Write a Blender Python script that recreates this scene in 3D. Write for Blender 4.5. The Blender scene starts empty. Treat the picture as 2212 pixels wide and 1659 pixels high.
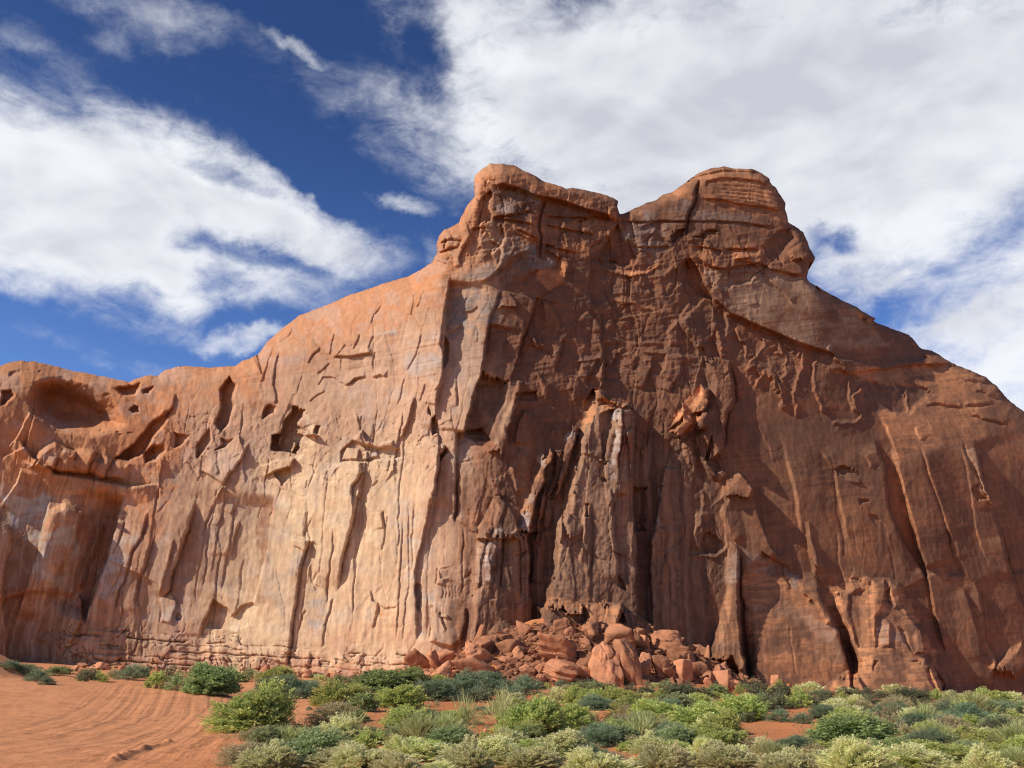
import bpy, bmesh, math, random
import numpy as np

# ------------------------------------------------------------------ camera, sky, sun, exposure
scene = bpy.context.scene
COL = scene.collection
EYE = np.array([0.0, 0.0, 1.7])
PITCH = math.radians(17.2)
FOC = 1912.0                      # focal length in units of a picture 2212 wide
cam_data = bpy.data.cameras.new("camera")
cam = bpy.data.objects.new("camera", cam_data)
COL.objects.link(cam)
cam.location = EYE
cam.rotation_euler = (math.pi / 2 + PITCH, 0, 0)
cam_data.sensor_fit = 'HORIZONTAL'
cam_data.sensor_width = 36.0
cam_data.lens = 36.0 * FOC / 2212.0
cam_data.clip_start = 0.1
cam_data.clip_end = 20000
scene.camera = cam

SUN_EL, SUN_AZ = math.radians(35), math.radians(66)     # the sun stands behind the viewer's left shoulder
SUN_DIR = np.array([-math.sin(SUN_AZ) * math.cos(SUN_EL), -math.cos(SUN_AZ) * math.cos(SUN_EL), math.sin(SUN_EL)])
sun_data = bpy.data.lights.new("sun", 'SUN')
sun_data.energy = 4.3
sun_data.angle = math.radians(0.5)
sun_data.color = (1.0, 0.92, 0.81)
sun = bpy.data.objects.new("sun", sun_data)
COL.objects.link(sun)
from mathutils import Vector
sun.rotation_euler = Vector(SUN_DIR.tolist()).to_track_quat('Z', 'Y').to_euler()

scene.view_settings.view_transform = 'Standard'
scene.view_settings.look = 'None'
scene.view_settings.exposure = 0.25
scene.view_settings.gamma = 1.0
scene.view_settings.use_curve_mapping = False
scene.cycles.filter_width = 1.15
scene.cycles.max_bounces = 5
scene.cycles.diffuse_bounces = 3
scene.cycles.transparent_max_bounces = 8


def ray(px, py):
    """direction(s) in the world of a point of the picture (2212 x 1659 units), not normalised"""
    px, py = np.broadcast_arrays(np.asarray(px, float), np.asarray(py, float))
    u, v = (px - 1106.0) / FOC, (829.5 - py) / FOC
    return np.stack([u, math.cos(PITCH) - v * math.sin(PITCH), math.sin(PITCH) + v * math.cos(PITCH)], -1)


# ---- node helpers
class Nodes:
    def __init__(self, tree):
        self.t = tree
    def new(self, kind, **kw):
        n = self.t.nodes.new(kind)
        for k, v in kw.items():
            setattr(n, k, v)
        return n
    def link(self, a, b):
        self.t.links.new(a, b)
    def put(self, sock, v):
        if isinstance(v, bpy.types.NodeSocket):
            self.link(v, sock)
        else:
            sock.default_value = v
    def math(self, op, a, b=0.0, c=0.0, clamp=False):
        n = self.new('ShaderNodeMath', operation=op, use_clamp=clamp)
        self.put(n.inputs[0], a); self.put(n.inputs[1], b); self.put(n.inputs[2], c)
        return n.outputs[0]
    def vmath(self, op, a, b=None, scale=None):
        n = self.new('ShaderNodeVectorMath', operation=op)
        self.put(n.inputs[0], a)
        if b is not None: self.put(n.inputs[1], b)
        if scale is not None: self.put(n.inputs[3], scale)
        return n.outputs['Value'] if op in ('LENGTH', 'DOT_PRODUCT', 'DISTANCE') else n.outputs[0]
    def ramp(self, x, lo, hi, a=0.0, b=1.0, smooth=True):
        n = self.new('ShaderNodeMapRange', interpolation_type='SMOOTHSTEP' if smooth else 'LINEAR')
        n.clamp = True
        for i, v in enumerate((x, lo, hi, a, b)):
            self.put(n.inputs[i], v)
        return n.outputs[0]
    def noise(self, vec, scale, detail=4, rough=0.5, distort=0.0, out='Fac'):
        n = self.new('ShaderNodeTexNoise')
        n.noise_dimensions = '3D'
        self.link(vec, n.inputs['Vector'])
        n.inputs['Scale'].default_value = scale
        n.inputs['Detail'].default_value = detail
        n.inputs['Roughness'].default_value = rough
        n.inputs['Distortion'].default_value = distort
        return n.outputs[out]
    def mix(self, fac, a, b, blend='MIX'):
        n = self.new('ShaderNodeMix', data_type='RGBA', blend_type=blend)
        self.put(n.inputs[0], fac)
        for s, v in ((n.inputs[6], a), (n.inputs[7], b)):
            if isinstance(v, (tuple, list)) and len(v) == 3: v = (*v, 1)
            self.put(s, v)
        return n.outputs[2]
    def mapping(self, vec, loc=(0, 0, 0), rot=(0, 0, 0), sc=(1, 1, 1), kind='POINT'):
        n = self.new('ShaderNodeMapping', vector_type=kind)
        self.link(vec, n.inputs['Vector'])
        n.inputs['Location'].default_value = loc
        n.inputs['Rotation'].default_value = rot
        n.inputs['Scale'].default_value = sc
        return n.outputs[0]


# ---- the sky: Nishita sky with clouds standing in fixed directions of the world
world = bpy.data.worlds.new("World")
scene.world = world
world.use_nodes = True
W = Nodes(world.node_tree)
world.node_tree.nodes.clear()
tc = W.new('ShaderNodeTexCoord')
DIR = W.vmath('NORMALIZE', tc.outputs['Generated'])
sky = W.new('ShaderNodeTexSky', sky_type='NISHITA')
sky.sun_disc = False
sky.sun_elevation = SUN_EL
sky.sun_rotation = math.pi + SUN_AZ          # measured from +Y clockwise seen from above
sky.altitude = 1700
sky.air_density = 1.0
sky.dust_density = 0.9
sky.ozone_density = 2.2
SKY_STRENGTH = 0.085
# cloud bodies: (picture x, picture y, half length, half height, tilt in degrees, weight) turned into directions
CLOUDS = [
    (-40, 420, 260, 150, 14, 1.0), (160, 420, 240, 130, 14, .9), (330, 470, 240, 150, 8, 1.0), (530, 400, 140, 60, 22, .6), (560, 480, 240, 90, 14, .9), (690, 515, 130, 44, 18, .6),
    (60, 570, 300, 65, 2, .95), (330, 590, 220, 50, 6, .7), (-60, 230, 170, 90, 30, .55), (60, 310, 130, 70, 30, .5), (300, 290, 190, 60, 14, .45), (390, 660, 50, 70, -12, .6),
    (548, 727, 44, 20, -10, 1.0), (530, 757, 32, 17, 0, 1.0), (480, 735, 46, 18, -14, .55), (640, 112, 60, 16, 16, .5), (720, 190, 130, 36, 30, .12), (820, 210, 100, 40, 40, .13), (210, 690, 220, 26, 6, .28), (190, 770, 200, 26, 6, .2),
    (60, 90, 130, 34, 16, .2), (350, 30, 220, 36, 8, .16), (862, 438, 60, 22, -6, .58), (250, 80, 40, 25, 10, .16), (200, -10, 140, 36, 8, .16), (930, 545, 60, 30, 60, .25), (640, 640, 160, 40, 14, .3),
    (1100, 90, 240, 130, 35, .95), (1400, 130, 400, 190, 10, .95), (1700, 220, 500, 260, 0, .95), (1250, 300, 300, 110, 20, .95), (1500, 420, 380, 140, 5, .85), (980, 290, 170, 60, 28, .48), (860, 330, 170, 42, 36, .28), (1010, 365, 120, 34, 20, .45),
    (2100, 330, 380, 200, 0, .9), (2180, 660, 260, 100, -18, .95), (2260, 820, 260, 130, -25, 1.0), (1960, 480, 200, 90, -20, .7), (2050, 110, 380, 160, 0, .8), (2020, 720, 180, 26, -20, .5), (2080, 800, 170, 40, -20, .62), (1900, 640, 120, 24, -10, .35), (1800, 420, 140, 110, 0, .5), (1900, 620, 130, 44, 12, .5), (2000, 560, 130, 40, -10, .5), (1830, 570, 60, 30, 0, .3),
]
HOLES = [(1796, 515, 56, 32, 15, .55), (1850, 470, 30, 60, 25, .22), (1990, 605, 150, 22, -20, .18), (1900, 585, 110, 24, 15, .18), (520, 395, 100, 26, 14, .55), (560, 560, 130, 22, 5, .38), (470, 610, 70, 36, 0, .38), (330, 540, 90, 24, -8, .2), (420, 520, 100, 26, -5, .22),
         (935, 120, 50, 110, -15, .4), (1960, 60, 120, 36, 10, .22), (1720, 170, 120, 30, 20, .14), (640, 330, 120, 40, 40, .25), (700, 400, 120, 30, 36, .4), (2150, 745, 140, 20, -18, .3), (1730, 290, 90, 50, 30, .12), (1130, 350, 60, 30, 0, .18)]
warp = W.vmath('SUBTRACT', W.noise(DIR, 4.5, 4, 0.55, out='Color'), (0.5, 0.5, 0.5))
dirw = W.vmath('ADD', DIR, W.vmath('SCALE', warp, scale=0.10))
warp2 = W.vmath('SUBTRACT', W.noise(DIR, 15.0, 6, 0.62, out='Color'), (0.5, 0.5, 0.5))
dirw = W.vmath('ADD', dirw, W.vmath('SCALE', warp2, scale=0.050))


def blob(px, py, a, b, tilt):
    d = ray(px, py); d = d / np.linalg.norm(d)
    el = math.asin(d[2]); az = math.atan2(d[0], d[1])
    n = W.mapping(dirw, tuple(d), (el, math.radians(tilt), -az), (a / FOC, 1.2, b / FOC), 'TEXTURE')
    return W.ramp(W.vmath('LENGTH', n), 0.2, 1.45, 1.0, 0.0)


acc = None
for (px, py, a, b, t, w) in CLOUDS:
    v = W.math('MULTIPLY', blob(px, py, a, b, t), w)
    acc = v if acc is None else W.math('ADD', acc, v)
acc = W.ramp(acc, 0.0, 2.2, 0.0, 1.25, False)
acc = W.math('POWER', acc, 0.72)
for (px, py, a, b, t, w) in HOLES:
    acc = W.math('SUBTRACT', acc, W.math('MULTIPLY', blob(px, py, a, b, t), w))
# thin broken cover behind the viewer
dy = W.new('ShaderNodeSeparateXYZ'); W.link(DIR, dy.inputs[0])
behind = W.ramp(dy.outputs['Y'], 0.35, 0.0)
acc = W.math('ADD', acc, W.math('MULTIPLY', behind, W.ramp(W.noise(DIR, 2.0, 3), .5, .7, 0, .45)))
streak = W.mapping(DIR, (0, 0, 0), (0, math.radians(14), 0), (1.0, 1.0, 1.9))
n0 = W.math('SUBTRACT', W.noise(streak, 5.0, 3, 0.5, 0.4), 0.5)
n1 = W.math('SUBTRACT', W.noise(streak, 11.0, 10, 0.66, 0.5), 0.5)
n2 = W.math('SUBTRACT', W.noise(streak, 34.0, 8, 0.68, 0.6), 0.5)
turb = W.math('ADD', W.math('MULTIPLY', n1, 1.7), W.math('ADD', W.math('MULTIPLY', n0, 1.0), W.math('MULTIPLY', n2, 1.0)))
dens = W.math('ADD', acc, W.math('MULTIPLY', turb, W.ramp(acc, -0.05, 0.5, 0.30, 0.62)))
cover = W.ramp(dens, 0.03, 0.98)
low = W.vmath('ADD', streak, (0.02, 0.0, 0.055))          # light comes from above: compare with the cloud a little higher
n1b = W.math('SUBTRACT', W.noise(low, 8.0, 4, 0.5, 0.4), 0.5)
n0b = W.math('SUBTRACT', W.noise(low, 5.0, 3, 0.5, 0.4), 0.5)
n1s = W.math('SUBTRACT', W.noise(streak, 8.0, 4, 0.5, 0.4), 0.5)
lit = W.math('SUBTRACT', W.math('ADD', W.math('MULTIPLY', n1s, 1.0), n0), W.math('ADD', W.math('MULTIPLY', n1b, 1.0), n0b))
shade = W.ramp(W.math('SUBTRACT', W.math('MULTIPLY', acc, 0.40), W.math('MULTIPLY', lit, 0.9)), 0.14, 0.80)
shade = W.math('ADD', shade, W.math('MULTIPLY', blob(1750, 120, 560, 300, 0), W.ramp(n0, -.15, .15, .12, .42)), clamp=True)
ccol = W.mix(shade, (9.2, 9.4, 9.8), (6.1, 6.25, 6.95))
hsv = W.new('ShaderNodeHueSaturation')
hsv.inputs['Hue'].default_value = 0.515
hsv.inputs['Saturation'].default_value = 1.24
W.link(W.ramp(dy.outputs['Z'], 0.22, 0.62, 1.55, 0.92), hsv.inputs['Value'])
W.link(sky.outputs[0], hsv.inputs['Color'])
skycol = W.mix(W.math('MULTIPLY', cover, 0.97), hsv.outputs[0], ccol)
bg = W.new('ShaderNodeBackground')
W.link(skycol, bg.inputs['Color'])
bg.inputs['Strength'].default_value = SKY_STRENGTH
wo = W.new('ShaderNodeOutputWorld')
W.link(bg.outputs[0], wo.inputs['Surface'])
world.cycles.sampling_method = 'MANUAL'
world.cycles.sample_map_resolution = 512

# ------------------------------------------------------------------ noise on arrays
def _hash(ix, iy, seed):
    with np.errstate(over='ignore'):
        h = (ix.astype(np.int64) * 374761393 + iy.astype(np.int64) * 668265263 + seed * 974634777) & 0xFFFFFFFF
        h = ((h ^ (h >> 13)) * 1274126177) & 0xFFFFFFFF
        h = ((h ^ (h >> 16)) * 2246822519) & 0xFFFFFFFF
        return ((h ^ (h >> 15)) & 0xFFFFFF) / float(0xFFFFFF)


def vnoise(x, y, seed=0):
    ix, iy = np.floor(x), np.floor(y)
    fx, fy = x - ix, y - iy
    ux, uy = fx * fx * fx * (fx * (fx * 6 - 15) + 10), fy * fy * fy * (fy * (fy * 6 - 15) + 10)
    a, b = _hash(ix, iy, seed), _hash(ix + 1, iy, seed)
    c, d = _hash(ix, iy + 1, seed), _hash(ix + 1, iy + 1, seed)
    return (a + (b - a) * ux) * (1 - uy) + (c + (d - c) * ux) * uy - 0.5


def fbm(x, y, octaves=4, seed=0, gain=0.5):
    s, amp = 0.0, 1.0
    for o in range(octaves):
        s = s + amp * vnoise(x * 2.03 ** o + o * 17.3, y * 2.03 ** o + o * 9.1, seed + o)
        amp *= gain
    return s * 1.6


def cells(x, y, seed=0, tilt=1.0):
    """broken rock: every cell of a Voronoi pattern is a facet with its own step and slope; also the distance to the nearest joint"""
    ix, iy = np.floor(x), np.floor(y)
    f1 = np.full(x.shape, 9.0); f2 = np.full(x.shape, 9.0)
    off = np.zeros(x.shape)
    for dx in (-1, 0, 1):
        for dy in (-1, 0, 1):
            cx, cy = ix + dx, iy + dy
            rx, ry = x - cx - _hash(cx, cy, seed), y - cy - _hash(cx, cy, seed + 1)
            d = np.sqrt(rx * rx + ry * ry)
            o = (_hash(cx, cy, seed + 2) - 0.5) + tilt * ((_hash(cx, cy, seed + 3) - 0.5) * rx + (_hash(cx, cy, seed + 4) - 0.5) * ry) * 2
            near = d < f1
            f2 = np.where(near, f1, np.minimum(f2, d))
            f1 = np.where(near, d, f1)
            off = np.where(near, o, off)
    return off, f2 - f1


def smooth(x):
    x = np.clip(x, 0, 1)
    return x * x * (3 - 2 * x)


# ------------------------------------------------------------------ the sandstone butte
STEP = 1.7
gx = np.arange(-150.0, 2372.0, STEP)
gy = np.arange(340.0, 1532.0, STEP)
PX, PY = np.meshgrid(gx, gy)
H = np.zeros(PX.shape)              # metres towards the viewer, on top of the plain wall

CROPS = dict(z=(0, 0, 2212.0), a=(0, 1050, 900), b=(700, 900, 900), c=(1300, 450, 900), d=(1950, 450, 900), e=(1400, 1050, 900), f=(2200, 1050, 1067),
             g=(0, 1600, 1000), h=(800, 1600, 900), i=(1250, 1750, 1200), j=(2200, 1700, 1064),
             k=(1200, 1200, 500), l=(1650, 1200, 500), m=(1500, 1550, 500), n=(1900, 1550, 500), o=(1700, 800, 600),
             p=(0, 2080, 1100), q=(600, 2080, 1100), r=(1400, 2080, 1000), s=(2264, 2080, 1000))
KZ = 2212.0 / 3264.0


def Z(crop, pts):
    """points read in an enlargement of one region, in the units of the whole picture"""
    p = np.asarray(pts, float).reshape(-1, 2)
    if crop == 'z':
        return p
    x0, y0, w = CROPS[crop]
    return np.stack([(x0 + p[:, 0] * w / 2212.0) * KZ, (y0 + p[:, 1] * w / 2212.0) * KZ], 1)


def window(p, m):
    x0, x1 = np.searchsorted(gx, [p[:, 0].min() - m, p[:, 0].max() + m])
    y0, y1 = np.searchsorted(gy, [p[:, 1].min() - m, p[:, 1].max() + m])
    return slice(y0, max(y1, y0 + 1)), slice(x0, max(x1, x0 + 1))


WX = fbm(PX / 22, PY / 22, 4, 901) * 5.0        # outlines of rock are never clean curves
WY = fbm(PX / 22, PY / 22, 4, 911) * 5.0
JX = fbm(PX / 60, PY / 13, 3, 921) * 1.2         # joints step sideways where they cross a bed


def seg_dist(x, y, p, closed):
    best = np.full(x.shape, 1e9); t_at = np.zeros(x.shape); side = np.zeros(x.shape)
    n = len(p)
    lens = [0.0]
    for i in range(n - (0 if closed else 1)):
        a, b = p[i], p[(i + 1) % n]
        d = b - a
        L = max(math.hypot(*d), 1e-6)
        u = ((x - a[0]) * d[0] + (y - a[1]) * d[1]) / (L * L)
        uc = np.clip(u, 0, 1)
        qx, qy = x - a[0] - uc * d[0], y - a[1] - uc * d[1]
        dd = np.sqrt(qx * qx + qy * qy)
        near = dd < best
        best = np.where(near, dd, best)
        t_at = np.where(near, lens[-1] + uc * L, t_at)
        cr = d[0] * (y - a[1]) - d[1] * (x - a[0])
        side = np.where(near, cr, side)
        lens.append(lens[-1] + L)
    return best, t_at / lens[-1], side


def inside(x, y, p):
    c = np.zeros(x.shape, bool)
    n = len(p)
    for i in range(n):
        (x1, y1), (x2, y2) = p[i], p[i - 1]
        if y1 == y2: continue
        c ^= ((y1 > y) != (y2 > y)) & (x < (x2 - x1) * (y - y1) / (y2 - y1) + x1)
    return c


def signed(x, y, p):
    d, _, _ = seg_dist(x, y, p, True)
    return np.where(inside(x, y, p), d, -d)


def relief_scale(p):
    """right of the corner the sun grazes the wall: small steps already throw long shadows"""
    cx, cy = p.mean(0)
    if cx < 975: return 1.0
    if 1090 < cx < 1600 and 830 < cy < 1345: return 0.66
    return 0.7 if cy < 600 else (0.62 if cx > 1600 else 0.55)


def crack(crop, pts, hl=0.0, wl=40.0, hr=0.0, wr=40.0, gd=0.0, gw=2.5, ends=(0.12, 0.12), rough=0.3):
    """a joint: the wall left of it (for a line drawn downwards) stands out by hl metres fading over wl, right of it by hr over wr; gd = cleft depth"""
    p = Z(crop, pts)
    f_ = relief_scale(p)
    hl, hr, gd = hl * f_, hr * f_, gd * (.5 + .5 * f_)
    s = window(p, max(wl if hl else 0, wr if hr else 0, gw * 2) * 2.2 + 8)
    x, y = PX[s] + WX[s] * rough + JX[s], PY[s] + WY[s] * rough * 0.4
    d, t, side = seg_dist(x, y, p, False)
    e = np.ones(t.shape)
    if ends[0]: e = e * smooth(t / ends[0])
    if ends[1]: e = e * smooth((1 - t) / ends[1])
    sd = np.where(side > 0, d, -d)                       # positive on the left
    m = smooth(sd / (3.0 if f_ == 1 or hl > hr else 3.0 + min(9.0 * (hr - hl), 6.0)) + 0.5)
    wedge = lambda w: np.clip(1 - d / (w * 1.5), 0, 1)
    H[s] += e * (m * hl * wedge(wl) + (1 - m) * hr * wedge(wr) - gd * np.exp(-(d / gw) ** 2))


def slab(crop, pts, h=0.0, sx=0.0, sy=0.0, e=2.0, rough=0.55, dome=0.0, bevel=None):
    """an outline standing out (or in) by h metres, its face sloping by sx to the right and sy downwards; e = softness of its edge, wider on the side that looks left"""
    p = Z(crop, pts)
    f_ = relief_scale(p)
    h, dome = h * f_, dome * f_
    bl = (max(e, min(e + 2.6 * abs(h), 16.0)) if f_ == 1 else min(e + 15 * abs(h), 26.0)) if bevel is None else bevel
    s = window(p, max(e, bl) + 8)
    x, y = PX[s] + WX[s] * rough, PY[s] + WY[s] * rough
    sd = signed(x, y, p)
    if min(sd.shape) > 2:
        g = np.gradient(sd, STEP, axis=1) * (1 if h >= 0 else -1)
        el = e + (bl - e) * smooth(g * 1.3)
    else:
        el = e
    m = smooth(sd / el + np.where(el < 6, 0.5, 0.0))
    c = p.mean(0)
    f = h + sx * (x - c[0]) / 19.0 + sy * (y - c[1]) / 19.0
    if dome:
        r = max(np.ptp(p[:, 0]), np.ptp(p[:, 1])) * 0.5
        f = f + dome * np.sqrt(np.clip(sd / (r * 0.6), 0, 1))
    H[s] += m * f


RIM = [('z', -160, 850, 3, 60), ('z', -60, 812, 3, 60), ('z', 0, 790, 4, 70), ('z', 20, 784, 4, 70), ('z', 45, 778, 4, 70), ('z', 90, 783, 4, 60), ('z', 140, 797, 4, 50), ('z', 200, 808, 3, 30), ('z', 245, 818, 2, 20),
       ('a', 1010, 408, 1.5, 14), ('a', 1060, 385, 1.5, 14), ('a', 1150, 365, 1.5, 16), ('a', 1240, 360, 2, 25), ('a', 1290, 320, 3, 35), ('a', 1400, 290, 3, 40), ('a', 1480, 285, 3, 40), ('a', 1600, 294, 3, 40), ('a', 1700, 300, 3, 30),
       ('a', 1740, 292, 2, 26), ('a', 1840, 288, 2, 26), ('a', 1900, 245, 3, 30), ('a', 1960, 222, 3, 34), ('a', 2005, 205, 4, 44), ('b', 300, 570, 5, 55), ('b', 370, 470, 5, 60), ('b', 480, 370, 6, 75), ('b', 620, 260, 7, 90),
       ('b', 750, 210, 8, 100), ('b', 870, 165, 8, 105), ('b', 1000, 105, 9, 110), ('b', 1200, 40, 9, 110), ('b', 1300, 3, 8, 90), ('c', 0, 1060, 8, 80), ('c', 100, 1010, 6, 60), ('c', 190, 950, 4, 40), ('c', 215, 900, 3, 26),
       ('c', 228, 870, 2, 18), ('c', 222, 820, 2, 16), ('c', 245, 740, 2, 18), ('c', 290, 690, 2, 20), ('c', 400, 640, 2, 22), ('c', 415, 590, 2, 20), ('c', 470, 500, 2, 20), ('c', 530, 425, 1.5, 12), ('c', 520, 370, 2, 16), ('c', 514, 325, 2.5, 20),
       ('c', 530, 270, 3, 26), ('c', 580, 215, 3, 30), ('c', 650, 178, 3, 30), ('c', 740, 175, 3, 28), ('c', 830, 190, 3, 24), ('c', 890, 222, 2.5, 20), ('c', 1000, 275, 2, 18), ('c', 1080, 325, 2, 16), ('c', 1200, 350, 1.5, 12),
       ('c', 1240, 370, 1.2, 10), ('c', 1290, 362, 1.5, 12), ('c', 1380, 380, 1.5, 12), ('c', 1500, 408, 1.5, 12), ('c', 1590, 440, 1.5, 12), ('c', 1652, 470, 1.5, 10), ('c', 1638, 505, 1, 7), ('c', 1648, 540, 1, 6), ('c', 1660, 570, 1, 6),
       ('d', 120, 555, 2, 18), ('d', 200, 520, 3, 26), ('d', 270, 485, 3, 28), ('d', 350, 460, 2.5, 22), ('d', 390, 425, 2.5, 20), ('d', 450, 410, 2.5, 22), ('d', 550, 345, 3, 26), ('d', 680, 245, 3.5, 32), ('d', 780, 213, 3.5, 32),
       ('d', 840, 208, 3, 30), ('d', 880, 199, 3, 28), ('d', 975, 218, 3, 28), ('d', 1100, 222, 3, 30), ('d', 1180, 252, 3, 30), ('d', 1235, 300, 3, 28), ('d', 1240, 322, 3, 26), ('d', 1285, 365, 3, 26), ('d', 1310, 405, 3, 26),
       ('d', 1362, 480, 3, 26), ('d', 1360, 530, 3, 24), ('d', 1378, 600, 3, 24), ('d', 1385, 632, 3, 24), ('d', 1430, 660, 3, 26), ('d', 1500, 720, 3, 28), ('d', 1535, 790, 3, 28), ('d', 1555, 850, 3, 26), ('d', 1592, 912, 2, 14), ('d', 1588, 936, 2, 10),
       ('d', 1550, 960, 2, 10), ('d', 1544, 1020, 2, 14), ('d', 1526, 1072, 2, 12), ('d', 1548, 1102, 2, 12), ('d', 1650, 1160, 3, 26), ('d', 1750, 1215, 3, 26), ('d', 1815, 1252, 2, 18), ('d', 1880, 1280, 2, 16), ('d', 1920, 1295, 1.5, 12),
       ('d', 1960, 1330, 1, 8), ('d', 2065, 1388, 1, 5), ('d', 2038, 1408, 1, 5), ('d', 2100, 1430, 2, 14), ('d', 2200, 1475, 3, 24), ('f', 1450, 35, 3, 26), ('f', 1530, 130, 2.5, 20), ('f', 1600, 145, 3, 26), ('f', 1700, 200, 3, 24), ('f', 1765, 238, 2.5, 22),
       ('f', 1850, 265, 3, 30), ('f', 1960, 320, 4, 44), ('f', 2020, 370, 4, 44), ('f', 2110, 470, 4, 50), ('f', 2206, 545, 4, 50), ('z', 2270, 940, 4, 50), ('z', 2380, 1050, 4, 50)]
rim = np.array([[*Z(c, (x, y))[0], A, Wd] for c, x, y, A, Wd in RIM])
# finer line with small breaks of the rock along the sky
rr = []
for i in range(len(rim) - 1):
    n = max(1, int(math.hypot(*(rim[i + 1, :2] - rim[i, :2])) / 3.0))
    for k in range(n):
        rr.append(rim[i] + (rim[i + 1] - rim[i]) * k / n)
rr.append(rim[-1]); rr = np.array(rr)
arc = np.arange(len(rr)) * 3.0
amp = np.where((rr[:, 0] > 560) & (rr[:, 0] < 900), 0.7, 1.5)
rr[:, 0] += fbm(arc / 14, arc * 0, 3, 71) * amp * 0.6
rr[:, 1] += fbm(arc / 14, arc * 0 + 7, 3, 72) * amp
outline = np.concatenate([rr[:, :2], [[2380, 1530], [-160, 1530]]])

# ---- plain wall: distance along the ground, its lean, the shoulders under the rim
D0 = ray(PX, PY)
T = D0[..., 0] / D0[..., 1]
UPR = D0[..., 2] / D0[..., 1]
PLAN = np.array([(-1.2, 84), (-.8, 95), (-.62, 98.6), (-.54, 101.4), (-.46, 103.4), (-.38, 104.2), (-.30, 103.5), (-.22, 101.2), (-.14, 98.0), (-.085, 95.6), (-.05, 94.9), (-.01, 95.4), (.05, 96.4), (.12, 97.7),  (.2, 99.3),
                 (.3, 101.7), (.4, 104.4), (.5, 108.0), (.6, 114), (.8, 124), (1.2, 150)])
_t = np.linspace(-1.2, 1.2, 1201)
_y = np.interp(_t, PLAN[:, 0], PLAN[:, 1])
_k = np.exp(-(np.arange(-60, 61) / 12.0) ** 2); _k /= _k.sum()
_y = np.convolve(np.pad(_y, 60, mode='edge'), _k, 'valid')
BASE = np.interp(T, _t, _y)
BASE += 0.8 * np.exp(-((T - 0.10) / 0.09) ** 2) * smooth((PY - 560) / 160)       # the hollow behind the pillars
lean = 0.05 + 0.05 * smooth((T + 0.05) / 0.2)
BASE = BASE / (1 - lean * np.clip(UPR, -0.05, 1))
BASE += 9.0 * smooth((980 - PY) / 420) ** 1.5 * smooth((760 - PX) / 350)          # upper left leans back
BASE += 7.0 * smooth((1000 - PY) / 300) * smooth((PX - 1750) / 250)             # upper right slope too

# ---- large forms, read region by region (metres)
# left shoulder: alcoves and hollows under the rim
slab('a', [(190, 540), (250, 410), (400, 350), (560, 370), (760, 450), (930, 580), (1015, 740), (930, 815), (700, 855), (430, 820), (240, 710)], -6.2, 0.12, 0.0, 54)
slab('a', [(880, 450), (1000, 425), (1115, 405), (1110, 450), (1080, 515), (960, 530)], -1.5, 0.3, 0, 10)
slab('a', [(1105, 480), (1195, 430), (1210, 450), (1170, 515), (1115, 515)], -1.0, 0.3, 0, 6)
slab('a', [(1015, 620), (1050, 595), (1100, 605), (1100, 640), (1040, 650)], -1.2, 0, 0, 4)
for q in [(205, 255, 18), (620, 350, 18), (840, 510, 30), (790, 792, 20), (925, 805, 16), (950, 825, 16), (1015, 810, 16), (600, 705, 12), (360, 600, 12), (225, 318, 10), (310, 325, 14)]:
    slab('a', [(q[0] - q[2], q[1]), (q[0], q[1] - q[2] * .4), (q[0] + q[2], q[1]), (q[0], q[1] + q[2] * .45)], -0.3, 0, 0, 2)
slab('a', [(1360, 600), (1352, 660), (1250, 810), (1140, 970), (1010, 1035), (880, 1010), (1050, 890), (1200, 700), (1300, 640)], -1.8, 0.4, 0, 6)
slab('a', [(1120, 960), (1200, 900), (1300, 890), (1312, 950), (1230, 1030), (1130, 1050)], -1.8, 0.5, 0, 8)
slab('a', [(1720, 480), (1800, 370), (1862, 430), (1845, 600), (1800, 745), (1740, 800), (1690, 740), (1728, 600)], -1.9, 0.5, 0, 5)
slab('a', [(1370, 815), (1480, 830), (1440, 890), (1370, 925)], -.9, 0.5, 0, 3)
slab('a', [(1540, 910), (1640, 780), (1650, 870), (1620, 920), (1545, 1005)], -1.0, 0.5, 0, 3)
slab('a', [(1730, 850), (1780, 870), (1825, 860), (1765, 925), (1690, 950), (1740, 900)], -.9, 0.4, 0, 3)
crack('a', [(1380, 500), (1340, 640), (1280, 700)], .5, 30, 0, 0, .3)
crack('a', [(1960, 880), (1900, 1000), (1830, 1110), (1790, 1130), (1750, 1220), (1560, 1090)], .8, 30, 0, 0, .3)
crack('a', [(130, 830), (250, 1000), (430, 1130), (700, 1170), (1000, 1230), (1250, 1210)], 1.1, 26, -.6, 30, .2, 4)      # bulging blocks over a bench
slab('a', [(210, 1090), (300, 930), (430, 860), (560, 930), (760, 940), (770, 1000), (900, 1010), (1040, 1050), (1000, 1220), (700, 1160), (400, 1130)], 1.4, -.15, .1, 14)
for l in [[(500, 920), (600, 960), (570, 1030)], [(760, 960), (700, 1060), (690, 1160)], [(890, 1010), (830, 1110), (810, 1190)], [(300, 1010), (250, 1090)], [(450, 1000), (420, 1090), (390, 1120)]]:
    crack('a', l, .7, 14, -.3, 12, .4, 3)
crack('a', [(0, 1010), (200, 920), (260, 700), (280, 500)], .3, 40, -.3, 30)
crack('a', [(165, 1080), (130, 1200), (0, 1390)], .0, 30, .9, 36)
slab('a', [(70, 330), (170, 300), (160, 370), (70, 375)], -.5, .4, 0, 6)
slab('a', [(0, 480), (90, 460), (120, 520), (40, 600), (0, 600)], -1.5, .3, 0, 8)
crack('a', [(230, 640), (150, 820), (60, 930)], .0, 30, .8, 40)
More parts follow.
